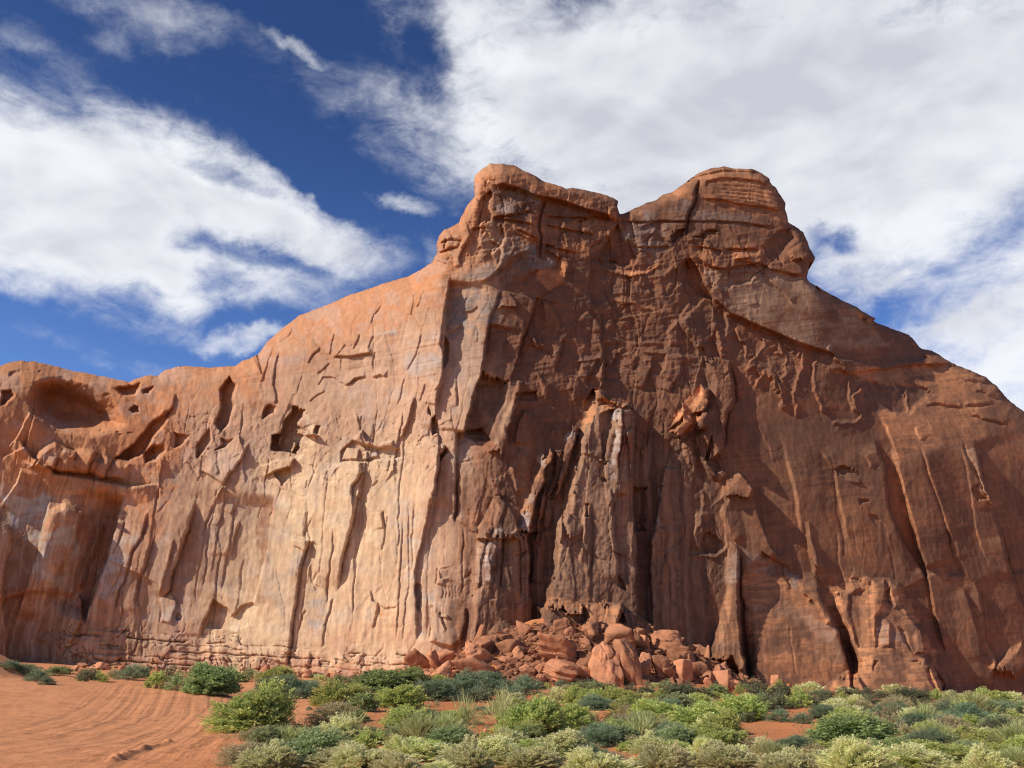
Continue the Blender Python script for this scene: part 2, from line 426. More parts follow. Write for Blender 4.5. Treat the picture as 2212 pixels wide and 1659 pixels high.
# lower left: the swelling buttresses and the shadowed recess
crack('g', [(880, -60), (765, 380), (655, 680), (590, 860)], -3.4, 62, .3, 60, 0, 3, (.12, .12))
slab('g', [(330, 60), (460, 0), (610, 60), (565, 250), (480, 420), (400, 605), (250, 600), (245, 400), (300, 180)], 1.0, .05, -.1, 14, dome=.7)
crack('g', [(700, 130), (680, 240), (610, 400), (540, 620)], 0, 9, 1.3, 10, 0, 3)
crack('g', [(360, -40), (310, 130), (250, 400), (180, 620), (110, 820)], .2, 30, 1.2, 50)
slab('g', [(-60, 690), (100, 640), (250, 610), (400, 612), (560, 640), (440, 860), (375, 1140), (-60, 1140)], -1.2, .1, -.1, 16)
slab('g', [(-400, 60), (-100, 90), (-20, 110), (60, 150), (108, 230), (95, 340), (50, 480), (40, 700), (70, 900), (60, 1160), (-400, 1160)], 2.4, -.05, 0, 12, dome=.6)
slab('g', [(520, 720), (560, 650), (580, 700), (570, 840), (500, 990), (450, 980), (470, 830)], 1.2, .3, 0, 5)
# joints of the pale left face
crack('g', [(1385, -30), (1335, 160), (1255, 400), (1218, 490), (1200, 620), (1130, 690)], 1.04, 135, -0.28, 30, .3, 4, (.2, .1))
crack('g', [(1230, 250), (1190, 420), (1150, 560), (1125, 680)], 0.28, 30, -0.17, 20)
crack('g', [(1055, 60), (1000, 240), (940, 340), (880, 560), (840, 620), (808, 790)], 0.30, 60, 0.00, 0, .45, 2.5)
crack('g', [(1095, 230), (1030, 450), (985, 560), (965, 690), (985, 790)], 0.33, 60, 0.00, 0, .4, 3)
crack('g', [(882, 130), (840, 280), (790, 380)], 0.19, 37, 0.00, 0, .3, 2)
crack('g', [(875, 410), (830, 560), (790, 600), (755, 655)], 0.17, 30, 0.00, 0, .2, 2)
crack('g', [(1510, 10), (1470, 120), (1420, 250)], 0.19, 37, 0.00, 0, .25)
crack('g', [(1560, 90), (1530, 170)], .25, 15)
crack('g', [(1682, -10), (1660, 40), (1630, 95)], 0.22, 27, 0.00, 0, .2)
crack('g', [(1695, 130), (1660, 240), (1635, 330), (1632, 390)], 0.33, 45, 0.00, 0, .2)
crack('g', [(1935, -60), (1915, 120), (1885, 330), (1845, 500), (1790, 720)], -1.21, 142, 0.55, 50, 0, 3, (.15, .1))
crack('g', [(1500, 690), (1485, 760), (1430, 860), (1420, 960)], 0.28, 36, -0.22, 30, .35)
slab('g', [(1500, 690), (1560, 730), (1600, 745), (1630, 800), (1700, 740), (1790, 715), (1815, 740), (1790, 860), (1700, 900), (1560, 900), (1450, 890)], -.7, .2, .2, 3)
slab('g', [(1130, 690), (1190, 620), (1240, 700), (1240, 760), (1200, 850), (1150, 850)], .35, .1, 0, 3)
slab('g', [(1240, 800), (1255, 775), (1290, 800), (1280, 830), (1240, 830)], -.5, .3, 0, 2)
crack('h', [(455, 300), (430, 380), (400, 480), (375, 640), (350, 830), (330, 960), (320, 1100), (278, 1280)], 0.55, 67, -0.11, 20, .6, 3, (.02, .02))
slab('h', [(330, 300), (440, 285), (490, 300), (440, 350), (420, 380), (340, 350)], .45, 0, 0, 3)
crack('h', [(442, 60), (430, 200), (412, 280)], 0.17, 27, 0.00, 0, .25)
crack('h', [(470, 480), (472, 590), (485, 640), (530, 540)], 0.17, 21, 0.00, 0, .2)
crack('b', [(1105, 1405), (1110, 1480), (1080, 1550), (1040, 1600), (1040, 1660)], 0.72, 75, -0.17, 20, .4, 3, (.1, 0))
crack('h', [(835, -30), (790, 180), (745, 330), (715, 480), (690, 620), (668, 720)], 0.88, 105, -0.22, 30, .4, 3.5, (0, .25))
crack('h', [(650, 740), (620, 850), (600, 900), (565, 1060), (560, 1150)], 0.19, 36, 0.00, 0, .3, 2)
crack('h', [(1030, 70), (1040, 140), (1055, 205)], 0.33, 21, 0.00, 0, .5, 3)
crack('h', [(1080, 90), (1055, 240), (1030, 390)], 0.11, 27, 0.00, 0, .2, 2)
crack('h', [(940, 690), (960, 770), (1000, 800), (990, 880), (960, 1000)], 0.17, 24, 0.00, 0, .35, 2.5)
slab('h', [(1000, 800), (1050, 830), (1135, 815), (1130, 880), (1080, 905), (1000, 900)], -.25, .1, .1, 3)
crack('h', [(440, 840), (400, 900), (370, 1010)], 0.14, 21, 0.00, 0, .2)
# corner where the butte turns out of the sun
crack('h', [(1410, -60), (1385, 120), (1310, 420), (1282, 600), (1290, 760), (1300, 1100)], .1, 70, -.7, 70, 0, 3, (.1, .1))
crack('b', [(1810, -60), (1765, 200), (1725, 480), (1760, 590), (1745, 700), (1700, 900), (1690, 1090), (1715, 1230), (1700, 1560), (1680, 1700)], .1, 60, -.6, 90, 0, 3, (.05, 0))
slab('b', [(1765, 430), (1810, 470), (1800, 620), (1745, 690), (1755, 560)], -1.0, 0, 0, 4)
slab('h', [(1285, 640), (1330, 650), (1350, 720), (1320, 860), (1290, 820)], -.7, .2, 0, 5)
slab('h', [(1430, 790), (1560, 800), (1680, 830), (1690, 960), (1640, 1090), (1560, 1140), (1410, 1090), (1415, 930)], .5, -.1, .1, 4)
crack('h', [(1440, 800), (1420, 930), (1410, 1090)], -.4, 12, .3, 14, .4)
crack('h', [(1680, 830), (1690, 940), (1640, 1080)], .5, 14, -.3, 14, .4)
crack('h', [(1480, 860), (1500, 940), (1540, 1010)], .3, 10, 0, 0, .5)
slab('h', [(1480, 890), (1530, 885), (1560, 910), (1500, 905)], .4, 0, 0, 2)
crack('h', [(1470, 510), (1450, 650)], .0, 12, .5, 16, .3)
slab('h', [(1480, 520), (1590, 500), (1560, 580), (1480, 600)], -.2, .2, 0, 3)
slab('h', [(1500, 610), (1560, 590), (1700, 650), (1680, 770), (1480, 770)], -.2, .0, .08, 6)
for i in range(7):
    crack('h', [(1500 + i * 28, 640 + i * 7 % 20), (1505 + i * 26, 700), (1495 + i * 29, 770 - i * 11 % 30)], .0, 8, 0, 0, .14, 1.8)
# upper left face: short joints in the orange rock
for pts, h, w in [([(905, 390), (880, 480), (860, 575)], .7, 22), ([(1095, 400), (1075, 470), (1045, 530)], .7, 20), ([(1205, 415), (1185, 470), (1160, 525)], .5, 18), ([(1280, 160), (1250, 220), (1210, 255), (1190, 330)], .6, 26),
                  ([(1530, 85), (1515, 170), (1500, 262)], .5, 16), ([(1610, 60), (1570, 150), (1545, 200)], .4, 16), ([(1585, 390), (1545, 560), (1470, 700)], .45, 24), ([(1450, 740), (1430, 850), (1395, 970)], .35, 18),
                  ([(420, 500), (380, 620), (325, 790)], .8, 30), ([(475, 530), (435, 650), (418, 760), (440, 870), (440, 970)], 1.1, 32), ([(575, 350), (550, 410), (460, 475)], 1.0, 22), ([(790, 510), (730, 570), (690, 640)], .9, 22),
                  ([(870, 630), (800, 690), (760, 720)], .6, 16), ([(815, 740), (770, 810)], .4, 14), ([(830, 850), (760, 890), (700, 940)], .6, 16), ([(990, 480), (920, 570)], .5, 18), ([(1215, 540), (1200, 620), (1210, 700)], .4, 20),
                  ([(955, 590), (950, 690)], .25, 14), ([(1620, 790), (1570, 935)], .5, 14), ([(1530, 890), (1490, 1080), (1430, 1200)], .5, 22), ([(1740, 790), (1690, 850)], .4, 14), ([(1870, 640), (1855, 800), (1870, 980)], .35, 18),
                  ([(2020, 330), (2025, 470)], .4, 14), ([(1110, 1040), (1105, 1150)], .3, 12), ([(1345, 1350), (1320, 1480)], .3, 14), ([(690, 1540), (670, 1620)], .3, 12), ([(1240, 1550), (1195, 1600)], .3, 12)]:
    crack('b', pts, h * .30, w * 1.5, -h * .03, w * .6, .16, 1.7)
crack('b', [(880, 590), (920, 578), (1030, 580), (1200, 548)], 0.0, 12, .8, 14, .3, 3)
slab('b', [(800, 740), (900, 740), (980, 800), (1060, 760), (1140, 740), (1010, 800), (970, 830)], -.3, 0, .1, 3)
crack('b', [(980, 820), (1060, 750), (1150, 738)], 0, 8, .4, 12)
crack('b', [(1200, 745), (1260, 722), (1300, 740)], 0, 8, .4, 12)
# the torn cave with the pale scar
slab('b', [(570, 970), (685, 1000), (670, 1060), (620, 1110), (700, 1165), (675, 1215), (640, 1290), (600, 1350), (520, 1330), (400, 1310), (410, 1200), (470, 1185), (500, 1090), (565, 1020)], -2.4, .3, 0, 3)
slab('b', [(440, 1220), (490, 1210), (460, 1290)], 1.8, .5, 0, 3)
slab('b', [(580, 1240), (605, 1260), (570, 1330), (540, 1320)], 2.2, .6, 0, 3)
slab('b', [(590, 1140), (690, 1165), (770, 1205), (700, 1200), (600, 1180)], 1.4, .2, .2, 3)
slab('b', [(430, 1500), (560, 1440), (580, 1480), (540, 1540), (500, 1600), (470, 1560)], -1.0, .2, 0, 4)
slab('b', [(330, 1440), (440, 1400), (580, 1390), (560, 1440), (400, 1500), (360, 1520)], .9, .2, 0, 3)
slab('b', [(355, 980), (390, 955), (440, 970), (430, 1020), (390, 1030), (330, 1070), (335, 1030)], -1.2, .5, 0, 3)
slab('b', [(760, 1120), (790, 1130), (770, 1200), (740, 1190)], -1.0, .2, 0, 3)
slab('b', [(1055, 1240), (1110, 1150), (1150, 1240), (1240, 1270), (1360, 1240), (1350, 1280), (1230, 1310), (1100, 1260)], .7, 0, -.5, 3)
slab('b', [(950, 1330), (1050, 1240), (1240, 1300), (1400, 1300), (1420, 1380), (1200, 1400), (950, 1400)], -.7, 0, 0, 4)
slab('b', [(950, 1390), (1000, 1300), (1090, 1300), (1080, 1380)], .6, .2, 0, 2)
slab('b', [(1110, 1330), (1230, 1310), (1240, 1370), (1120, 1380)], .5, -.1, .2, 2)
slab('k', [(740, 440), (780, 560), (720, 520)], -.8, .3, 0, 2)
slab('k', [(780, 590), (840, 560), (875, 680), (855, 780), (795, 830), (780, 700)], -1.6, .2, 0, 2)
crack('k', [(560, 280), (480, 450), (430, 700), (330, 900)], .6, 20, -.1, 14)
crack('k', [(930, 80), (880, 250), (850, 420)], .5, 22, 0, 0, .2)
crack('k', [(1130, 130), (1140, 300), (1150, 440)], .3, 14, 0, 0, .3)
crack('k', [(980, 960), (900, 1130), (860, 1400), (800, 1660)], 1.3, 36, -.4, 26, .4, 3, (.1, 0))
slab('k', [(870, 1100), (1010, 1020), (1000, 1090), (900, 1180)], -1.0, 0, 0, 2)
# strip right of the corner, then the deep recess
crack('e', [(395, -60), (352, 150), (330, 340), (270, 510), (235, 640), (205, 830)], 1.2, 80, -2.0, 60, 0, 2, (.05, .05))
slab('e', [(335, 330), (440, 380), (560, 400), (545, 560), (470, 700), (400, 870), (300, 880), (195, 830), (235, 640), (270, 510)], -3.2, .05, .1, 4)
crack('e', [(150, 790), (130, 950), (130, 1300), (120, 1520)], .5, 36, -1.5, 50, .3, 3, (.06, .1))
slab('e', [(140, 1040), (390, 1030), (360, 1180), (330, 1350), (290, 1600), (120, 1500)], .5, -.12, 0, 4)
slab('k', [(1150, 800), (1500, 720), (1640, 920), (1560, 1060), (1420, 1100), (1300, 1180), (1130, 1190)], -.8, 0, .5, 5)
slab('e', [(610, 400), (660, 420), (645, 480), (600, 570), (525, 860), (490, 1010), (455, 960), (380, 960), (390, 890), (450, 840), (470, 700), (560, 560)], 1.6, .25, 0, 3)
crack('e', [(670, 620), (620, 720), (590, 900)], -.5, 10, 1.2, 30, 0, 2)
crack('e', [(640, 920), (560, 1080), (610, 1300)], .0, 20, .8, 26)
slab('e', [(400, 1180), (520, 1130), (600, 1290), (610, 1380), (500, 1310), (430, 1290)], .6, -.1, 0, 4)
slab('e', [(300, 1580), (370, 1480), (410, 1370), (430, 1305), (480, 1310), (560, 1380), (600, 1480), (620, 1640), (290, 1640)], 2.6, .10, .10, 4)
crack('m', [(345, 140), (290, 280), (220, 430), (80, 620)], -.6, 10, .9, 24, 0, 2)
slab('e', [(870, 935), (892, 960), (880, 1040), (830, 1100), (820, 1200), (760, 1330), (740, 1420), (700, 1590), (560, 1600), (620, 1450), (670, 1300), (725, 1160), (785, 1010)], 3.0, .45, 0, 3)
slab('e', [(900, 945), (960, 945), (940, 1150), (890, 1290), (830, 1320), (840, 1200), (890, 1100)], 1.2, .1, 0, 3)
slab('e', [(1045, 755), (1085, 770), (1070, 880), (1040, 960), (1000, 1130), (950, 1250), (905, 1330), (915, 1130), (945, 930), (970, 840)], 2.8, .4, 0, 3)
slab('m', [(1040, 0), (1060, 180), (1030, 330), (960, 520), (945, 760), (895, 790), (920, 420), (960, 220)], 1.8, .45, 0, 2)
slab('m', [(1050, 190), (1180, 180), (1180, 300), (1140, 540), (1080, 580), (960, 545), (990, 430)], .9, -.3, 0, 3)
slab('m', [(950, 640), (1090, 600), (1090, 1000), (1060, 1400), (900, 1350), (920, 900)], .5, -.4, 0, 4)
slab('m', [(800, 650), (960, 640), (900, 1350), (830, 1350), (815, 900)], -1.8, 0, 0, 3)
slab('m', [(190, 650), (440, 630), (640, 670), (830, 660), (825, 800), (835, 1250), (850, 1500), (920, 2560), (-160, 2560), (20, 1200), (110, 850)], 2.6, -.12, -.02, 4)
crack('m', [(280, 640), (230, 830), (160, 1100), (150, 1350), (110, 1500)], .4, 16, 0, 0, 1.2, 4)
crack('m', [(455, 650), (450, 900), (435, 1200), (430, 1450)], .3, 20, -.2, 14, .7, 3)
crack('m', [(650, 670), (690, 880), (690, 1300), (700, 1600)], .6, 26, -.6, 14, .5, 3)
crack('m', [(390, 800), (320, 1000), (300, 1250), (290, 1400)], .8, 30, -.7, 16, 0, 2)
slab('m', [(640, 960), (810, 900), (750, 1020), (700, 1060)], -.6, 0, .2, 3)
slab('m', [(290, 1350), (370, 1480), (380, 1600), (260, 1600)], -.8, -.2, 0, 6)
# main pillar
slab('e', [(1205, 470), (1250, 480), (1350, 545), (1480, 600), (1520, 655), (1535, 1000), (1515, 1300), (1540, 1660), (1560, 2600), (720, 2600), (905, 1480), (960, 1400), (1000, 1180), (1045, 960), (1060, 880), (1130, 680), (1150, 560)], 4.6, -.03, .10, 4)
slab('l', [(1050, 180), (1130, 190), (1210, 270), (1370, 370), (1560, 400), (1650, 480), (1370, 470), (1180, 510), (1040, 500), (940, 480), (950, 350)], -1.6, 0, .7, 3)       # its sloping top
slab('l', [(1040, 380), (1180, 310), (1330, 320), (1370, 390), (1150, 400), (1060, 460), (1040, 490)], -.8, -.3, 0, 2)
slab('l', [(1360, 390), (1540, 400), (1540, 430), (1470, 450), (1460, 490), (1400, 490)], 1.0, .2, 0, 2)
slab('l', [(1180, 510), (1380, 470), (1400, 540), (1380, 700), (1310, 900), (1260, 1180), (1210, 1180), (1180, 850), (1160, 720)], -1.6, -.45, 0, 3)
slab('l', [(1410, 490), (1480, 460), (1475, 760), (1475, 900), (1440, 1100), (1420, 1400), (1400, 1660), (1270, 1660), (1290, 1250), (1310, 1000), (1350, 850), (1370, 700), (1400, 680)], .8, .75, 0, 2.5)
slab('l', [(1490, 500), (1640, 540), (1660, 900), (1640, 1660), (1400, 1660), (1450, 1200), (1500, 900)], .2, -.45, 0, 3)
slab('l', [(1500, 830), (1530, 820), (1490, 1050), (1450, 1300), (1440, 1150)], .5, .4, 0, 2)
crack('l', [(830, 830), (860, 900), (790, 950)], 0, 10, .7, 14, .5)
crack('l', [(1090, 510), (1030, 720), (1010, 1050)], .4, 24, -.2, 20)
crack('l', [(1160, 1150), (1140, 1350), (1130, 1450)], .0, 12, .8, 20, .3)
slab('l', [(1160, 1180), (1290, 1180), (1280, 1480), (1190, 1480), (1140, 1420)], -1.3, -.1, 0, 3)
crack('l', [(740, 1240), (720, 1380), (670, 1560), (650, 1700)], .2, 12, .8, 22)
crack('l', [(840, 1100), (1000, 1100), (1150, 1160)], 0, 10, .4, 16, .2)
slab('l', [(600, 1100), (750, 1040), (740, 1200), (660, 1400), (560, 1560)], .3, -.3, 0, 4)
slab('m', [(1180, 480), (1300, 400), (1310, 560), (1300, 690), (1260, 800), (1200, 710), (1170, 620)], 1.5, .3, 0, 3)
slab('m', [(1300, 400), (1370, 350), (1450, 440), (1600, 520), (1540, 680), (1380, 730), (1320, 690)], .9, -.2, .1, 3)
crack('m', [(1330, 80), (1290, 280), (1280, 400)], -.2, 10, .8, 12)
crack('m', [(1620, 200), (1600, 500), (1570, 800), (1545, 1100)], -.3, 14, .7, 12, .0, 2)
slab('m', [(1620, 240), (1690, 240), (1690, 420), (1620, 420)], -1.0, -.3, 0, 2)
crack('m', [(1700, 250), (1730, 600), (1710, 1000), (1690, 1300)], .3, 18, .0, 12, .4, 2.5)
slab('m', [(1950, 40), (1990, 40), (2000, 180), (1950, 280), (1890, 180)], .5, .4, 0, 3)
crack('m', [(2070, 0), (2010, 300), (2000, 700), (2080, 1150), (2080, 1390)], .8, 40, -.6, 30, 0, 2)
slab('m', [(2090, 1250), (2212, 1340), (2212, 1480), (2080, 1390)], -1.2, -.2, 0, 3)
# shadowed wall right of the pillar with the thin fins
slab('n', [(510, 0), (740, 0), (740, 640), (540, 620), (500, 300)], -1.6, .0, 0, 6)
crack('e', [(1760, 1075), (1742, 1300), (1690, 1570), (1655, 1660)], -.3, 20, 1.5, 26, 0, 2, (.02, 0))
crack('n', [(940, -20), (860, 350), (830, 590), (765, 740), (760, 1200), (785, 1700)], -.5, 26, 1.7, 60, 0, 2, (0, 0))
crack('n', [(950, -20), (900, 350), (870, 600)], .5, 8, -.6, 40, 0, 2, (0, .1))
crack('n', [(950, 920), (1000, 1000), (930, 1180), (905, 1420)], -.1, 10, .5, 10)
crack('n', [(1405, 340), (1400, 560), (1370, 640), (1390, 800), (1430, 940)], -.2, 14, .9, 26)
crack('n', [(1270, 940), (1400, 970), (1520, 960), (1680, 990), (1800, 900), (1860, 780)], 0, 10, -.9, 30, -.4, 5)
slab('n', [(1520, 700), (1600, 640), (1720, 680), (1800, 800), (1720, 930), (1560, 940), (1480, 880)], -1.0, .2, 0, 5)
slab('n', [(1480, 60), (1560, 100), (1600, 580), (1480, 660), (1420, 560)], .4, -.3, 0, 4)
crack('e', [(1880, 965), (1895, 1080), (1888, 1190)], -.2, 8, .7, 10)
slab('e', [(1990, 560), (2050, 430), (2115, 470), (2110, 560), (2060, 640), (1985, 660), (1955, 600)], 2.8, .35, .1, 4)
slab('e', [(1850, 690), (1910, 580), (1935, 640), (1880, 720), (1800, 770)], 2.0, .2, 0, 4)
slab('e', [(1800, 800), (1820, 740), (1900, 650), (1980, 680), (1985, 740), (1920, 800), (1900, 870), (1830, 830)], 2.6, .1, .1, 5, dome=.8)
slab('e', [(1985, 740), (2000, 670), (2060, 640), (2110, 650), (2110, 760), (2050, 790), (2000, 780)], 2.2, .1, .1, 4, dome=.6)
crack('e', [(2000, 790), (2030, 960), (2080, 1060), (2190, 1200), (2212, 1220)], -.3, 20, 1.1, 30)
slab('e', [(1900, 870), (1990, 800), (2040, 1000), (2000, 1150), (1900, 1000)], .8, -.2, 0, 6)
# block standing above, and the joint down its right side
slab('f', [(90, 200), (190, 185), (260, 215), (270, 300), (300, 380), (290, 500), (240, 560), (220, 800), (120, 860), (20, 640), (20, 560), (110, 480), (120, 350)], 1.8, -.10, .08, 4)
crack('f', [(95, 210), (110, 320), (130, 400), (110, 500)], -.3, 20, .5, 16, 0, 2)
crack('f', [(250, 210), (290, 330), (300, 470), (240, 560), (235, 700), (215, 800)], .6, 22, -.4, 20, .6, 3)
crack('f', [(20, 690), (80, 880), (160, 1010)], 0, 20, .8, 20)
slab('f', [(150, 690), (240, 930), (180, 960), (100, 850)], -1.5, 0, 0, 5)
# great buttress on the right with its long shadow
slab('j', [(345, 240), (480, 130), (560, 180), (700, 240), (830, 285), (880, 400), (950, 570), (1000, 700), (1062, 920), (1060, 1100), (360, 1100), (375, 760), (350, 540)], 2.1, .09, .28, 5)
crack('f', [(300, 930), (345, 965), (410, 1050), (445, 1210), (490, 1330), (530, 1430), (600, 1520)], 2.2, 70, -.6, 40, 0, 2.5, (.08, .1))
slab('f', [(190, 930), (330, 940), (410, 1060), (400, 1110), (240, 1100), (215, 1010)], .8, 0, .3, 4)
crack('f', [(210, 1060), (245, 1130), (205, 1200), (240, 1280), (260, 1350), (310, 1430)], -.4, 16, 1.1, 24, 0, 2)
slab('j', [(720, 330), (760, 290), (850, 290), (880, 430), (960, 590), (900, 600), (820, 470), (740, 410)], .6, -.3, .2, 4)
crack('j', [(600, 190), (620, 290), (680, 360)], .4, 14, -.2, 14, .3)
crack('j', [(840, 290), (860, 400), (950, 580), (1010, 740), (1060, 920)], .9, 40, -1.0, 30, .3, 3)
crack('j', [(660, 600), (670, 720), (690, 860), (715, 960)], .1, 16, .25, 14, .15, 2)
# slender pillar at its left edge
slab('j', [(245, 80), (265, 50), (320, 90), (330, 200), (330, 460), (350, 760), (400, 980), (310, 960), (230, 860), (110, 850), (105, 740), (150, 640), (200, 520), (230, 360), (215, 170)], 2.8, .18, .14, 6, dome=.7)
crack('j', [(325, 100), (330, 240), (325, 400), (345, 480), (350, 600), (365, 760), (385, 900), (430, 1000)], .5, 16, -.2, 8, 1.3, 3.5)
slab('j', [(330, 800), (360, 830), (360, 900), (310, 930)], .8, .2, 0, 3)
# mitten-shaped block and its apron
slab('j', [(918, 430), (960, 390), (1010, 355), (1060, 290), (1100, 295), (1180, 285), (1310, 288), (1400, 330), (1415, 470), (1500, 590), (1560, 660), (1570, 800), (1620, 900), (1700, 1090), (930, 1090), (1080, 900), (1010, 720), (960, 560), (925, 500)], 3.6, .14, .36, 8, dome=1.6)
slab('j', [(1040, 390), (1130, 350), (1185, 360), (1185, 480), (1195, 620), (1195, 760), (1100, 785), (1060, 640), (1035, 500)], -1.1, -.12, 0, 12)
crack('j', [(1060, 300), (1120, 310), (1180, 350)], .0, 10, .6, 16, .5, 3)
slab('j', [(1190, 290), (1300, 290), (1300, 400), (1290, 490), (1240, 560), (1220, 750), (1195, 620), (1190, 450)], .6, .1, .0, 6, dome=.5)
slab('j', [(1290, 390), (1330, 350), (1330, 470), (1290, 450)], -1.0, 0, 0, 3)
slab('j', [(1310, 300), (1400, 330), (1415, 470), (1350, 500), (1310, 400)], .5, -.1, 0, 4)
slab('j', [(1240, 540), (1330, 600), (1330, 740), (1230, 760)], .2, .5, 0, 4)
slab('j', [(1380, 620), (1440, 640), (1470, 780), (1420, 720)], -.8, -.3, 0, 4)
slab('j', [(1470, 660), (1520, 640), (1560, 720), (1560, 790), (1480, 800)], .8, .3, 0, 5)
slab('j', [(1095, 800), (1200, 770), (1310, 800), (1450, 830), (1570, 820), (1640, 910), (1700, 1090), (1100, 1090), (1040, 930)], 1.6, 0, .35, 10, dome=.6)
slab('j', [(880, 1020), (960, 950), (1035, 912), (1120, 930), (1170, 1030), (1180, 1090), (870, 1090)], 2.4, .05, .35, 7, dome=.5)
slab('j', [(1210, 910), (1225, 840), (1260, 850), (1240, 890), (1220, 920)], -.7, 0, 0, 3)
slab('j', [(1460, 845), (1500, 835), (1530, 842), (1490, 852)], -.8, 0, 0, 2)
slab('j', [(1600, 880), (1640, 890), (1740, 990), (1690, 1090), (1650, 1000)], 1.2, .2, .1, 4)
slab('j', [(1590, 880), (1625, 960), (1680, 1080), (1640, 1080), (1560, 900)], -.9, 0, 0, 3)
slab('j', [(1970, 890), (2100, 760), (2212, 700), (2260, 900), (2150, 980), (2000, 930)], 2.0, -.15, .3, 12, dome=.8)
crack('j', [(1810, 360), (1860, 500), (1920, 700), (1925, 860)], .5, 26, -.7, 26)
crack('j', [(1880, 310), (1930, 420), (1950, 690), (2030, 840), (1990, 1040)], .7, 40, -.8, 40, .2)
# right face: long joints; a lit edge means the wall right of it stands out
crack('f', [(440, 630), (520, 780), (550, 880)], 0, 10, .22, 20)
crack('f', [(578, 640), (605, 720), (650, 900), (685, 1040), (720, 1250), (736, 1400)], -.2, 14, .75, 60, 0, 4.5, (.45, .2))
crack('f', [(755, 1260), (775, 1380), (800, 1510), (830, 1640)], -.3, 14, .9, 50, 0, 5, (.45, .15))
slab('f', [(740, 1280), (790, 1270), (810, 1390), (850, 1580), (810, 1560), (770, 1400)], .5, .5, 0, 3)
crack('f', [(862, 790), (890, 850), (955, 930), (965, 1030), (1000, 1200), (1040, 1395)], -.3, 46, .5, 36, 0, 2.5)
slab('f', [(955, 925), (1000, 900), (1065, 912), (1130, 960), (1140, 1020), (1050, 1000), (980, 960)], -.5, .1, .5, 3)
slab('f', [(1110, 1125), (1190, 1135), (1120, 1160)], -.5, 0, .4, 2)
slab('f', [(1180, 1220), (1240, 1240), (1320, 1340), (1310, 1390), (1220, 1290)], -.25, 0, .2, 3)
crack('f', [(1155, 830), (1180, 870), (1195, 920)], -.1, 8, .4, 14)
crack('f', [(1250, 545), (1290, 640), (1335, 750)], -.2, 20, .4, 30, ends=(.5, 0))
crack('f', [(1222, 725), (1250, 820), (1290, 890), (1300, 1050), (1312, 1180), (1400, 1390), (1480, 1500), (1560, 1650)], 1.0, 60, -1.0, 22, .2, 3, (.1, .02))
crack('f', [(1335, 750), (1345, 850), (1390, 990), (1440, 1180), (1490, 1380), (1560, 1600)], -1.0, 22, 1.3, 70, 0, 3, (.25, .05))
crack('j', [(1480, 0), (1545, 180), (1590, 420), (1620, 560), (1700, 850)], -.8, 30, .6, 40, .6, 3, (0, .2))
crack('f', [(1485, 650), (1525, 735)], 0, 8, .4, 18)
crack('f', [(1520, 770), (1555, 860), (1580, 960), (1610, 1060), (1650, 1170), (1690, 1310), (1720, 1400)], .3, 30, .6, 40, .35, 3)
slab('f', [(1680, 1310), (1720, 1330), (1790, 1500), (1850, 1640), (1700, 1640), (1680, 1480)], -1.2, .2, 0, 12)
crack('f', [(1800, 730), (1830, 830), (1880, 920), (1930, 1040), (2005, 1180)], .4, 30, .2, 20, .4, 3)
slab('f', [(1800, 780), (1900, 800), (1930, 980), (2000, 1165), (1960, 1140), (1880, 920)], .8, .5, 0, 5)
crack('f', [(1870, 730), (1900, 830), (1935, 980), (2000, 1170), (2090, 1480), (2115, 1640)], .7, 40, -1.2, 80, .2, 3, (.1, .05))
slab('f', [(1860, 1060), (1910, 1010), (1960, 1120), (1900, 1130)], -.7, -.2, 0, 4)
crack('j', [(2060, 0), (2110, 200), (2190, 420), (2212, 500)], .5, 40, -.6, 40, .3)
# curling fluted edges below the overhang
crack('d', [(600, 900), (650, 960), (720, 1100), (800, 1240), (930, 1350), (1150, 1450), (1400, 1555), (1640, 1640), (1800, 1690)], -2.0, 60, .5, 60, 0, 2.5, (.03, .15))
slab('d', [(580, 920), (640, 990), (740, 1180), (780, 1240), (700, 1220), (640, 1160), (590, 1100)], -1.2, 0, 0, 4)
for pts in [[(555, 150), (600, 170), (640, 210), (630, 300), (575, 345)], [(575, 345), (600, 420), (620, 540)], [(690, 40), (730, 150), (730, 260), (685, 350), (680, 420), (700, 590)], [(800, 150), (830, 260), (830, 400), (900, 580)], [(1015, 310), (1060, 400), (1100, 560)],
            [(1160, 360), (1095, 440), (1110, 520), (1130, 570), (1080, 610), (920, 625)], [(480, 30), (470, 120), (400, 190), (370, 260)], [(155, 0), (190, 110), (235, 190)], [(300, 0), (350, 100), (360, 190)], [(1200, 310), (1265, 415)], [(1400, 360), (1410, 450), (1445, 560)],
            [(350, 280), (430, 250), (480, 310), (420, 390)], [(480, 270), (540, 330), (560, 430)], [(900, 110), (960, 200), (1030, 270)], [(560, 60), (600, 150)], [(620, 90), (690, 160)]]:
    crack('f', pts, -.25, 16, .45, 20, -.35, 3.5, rough=1.6)
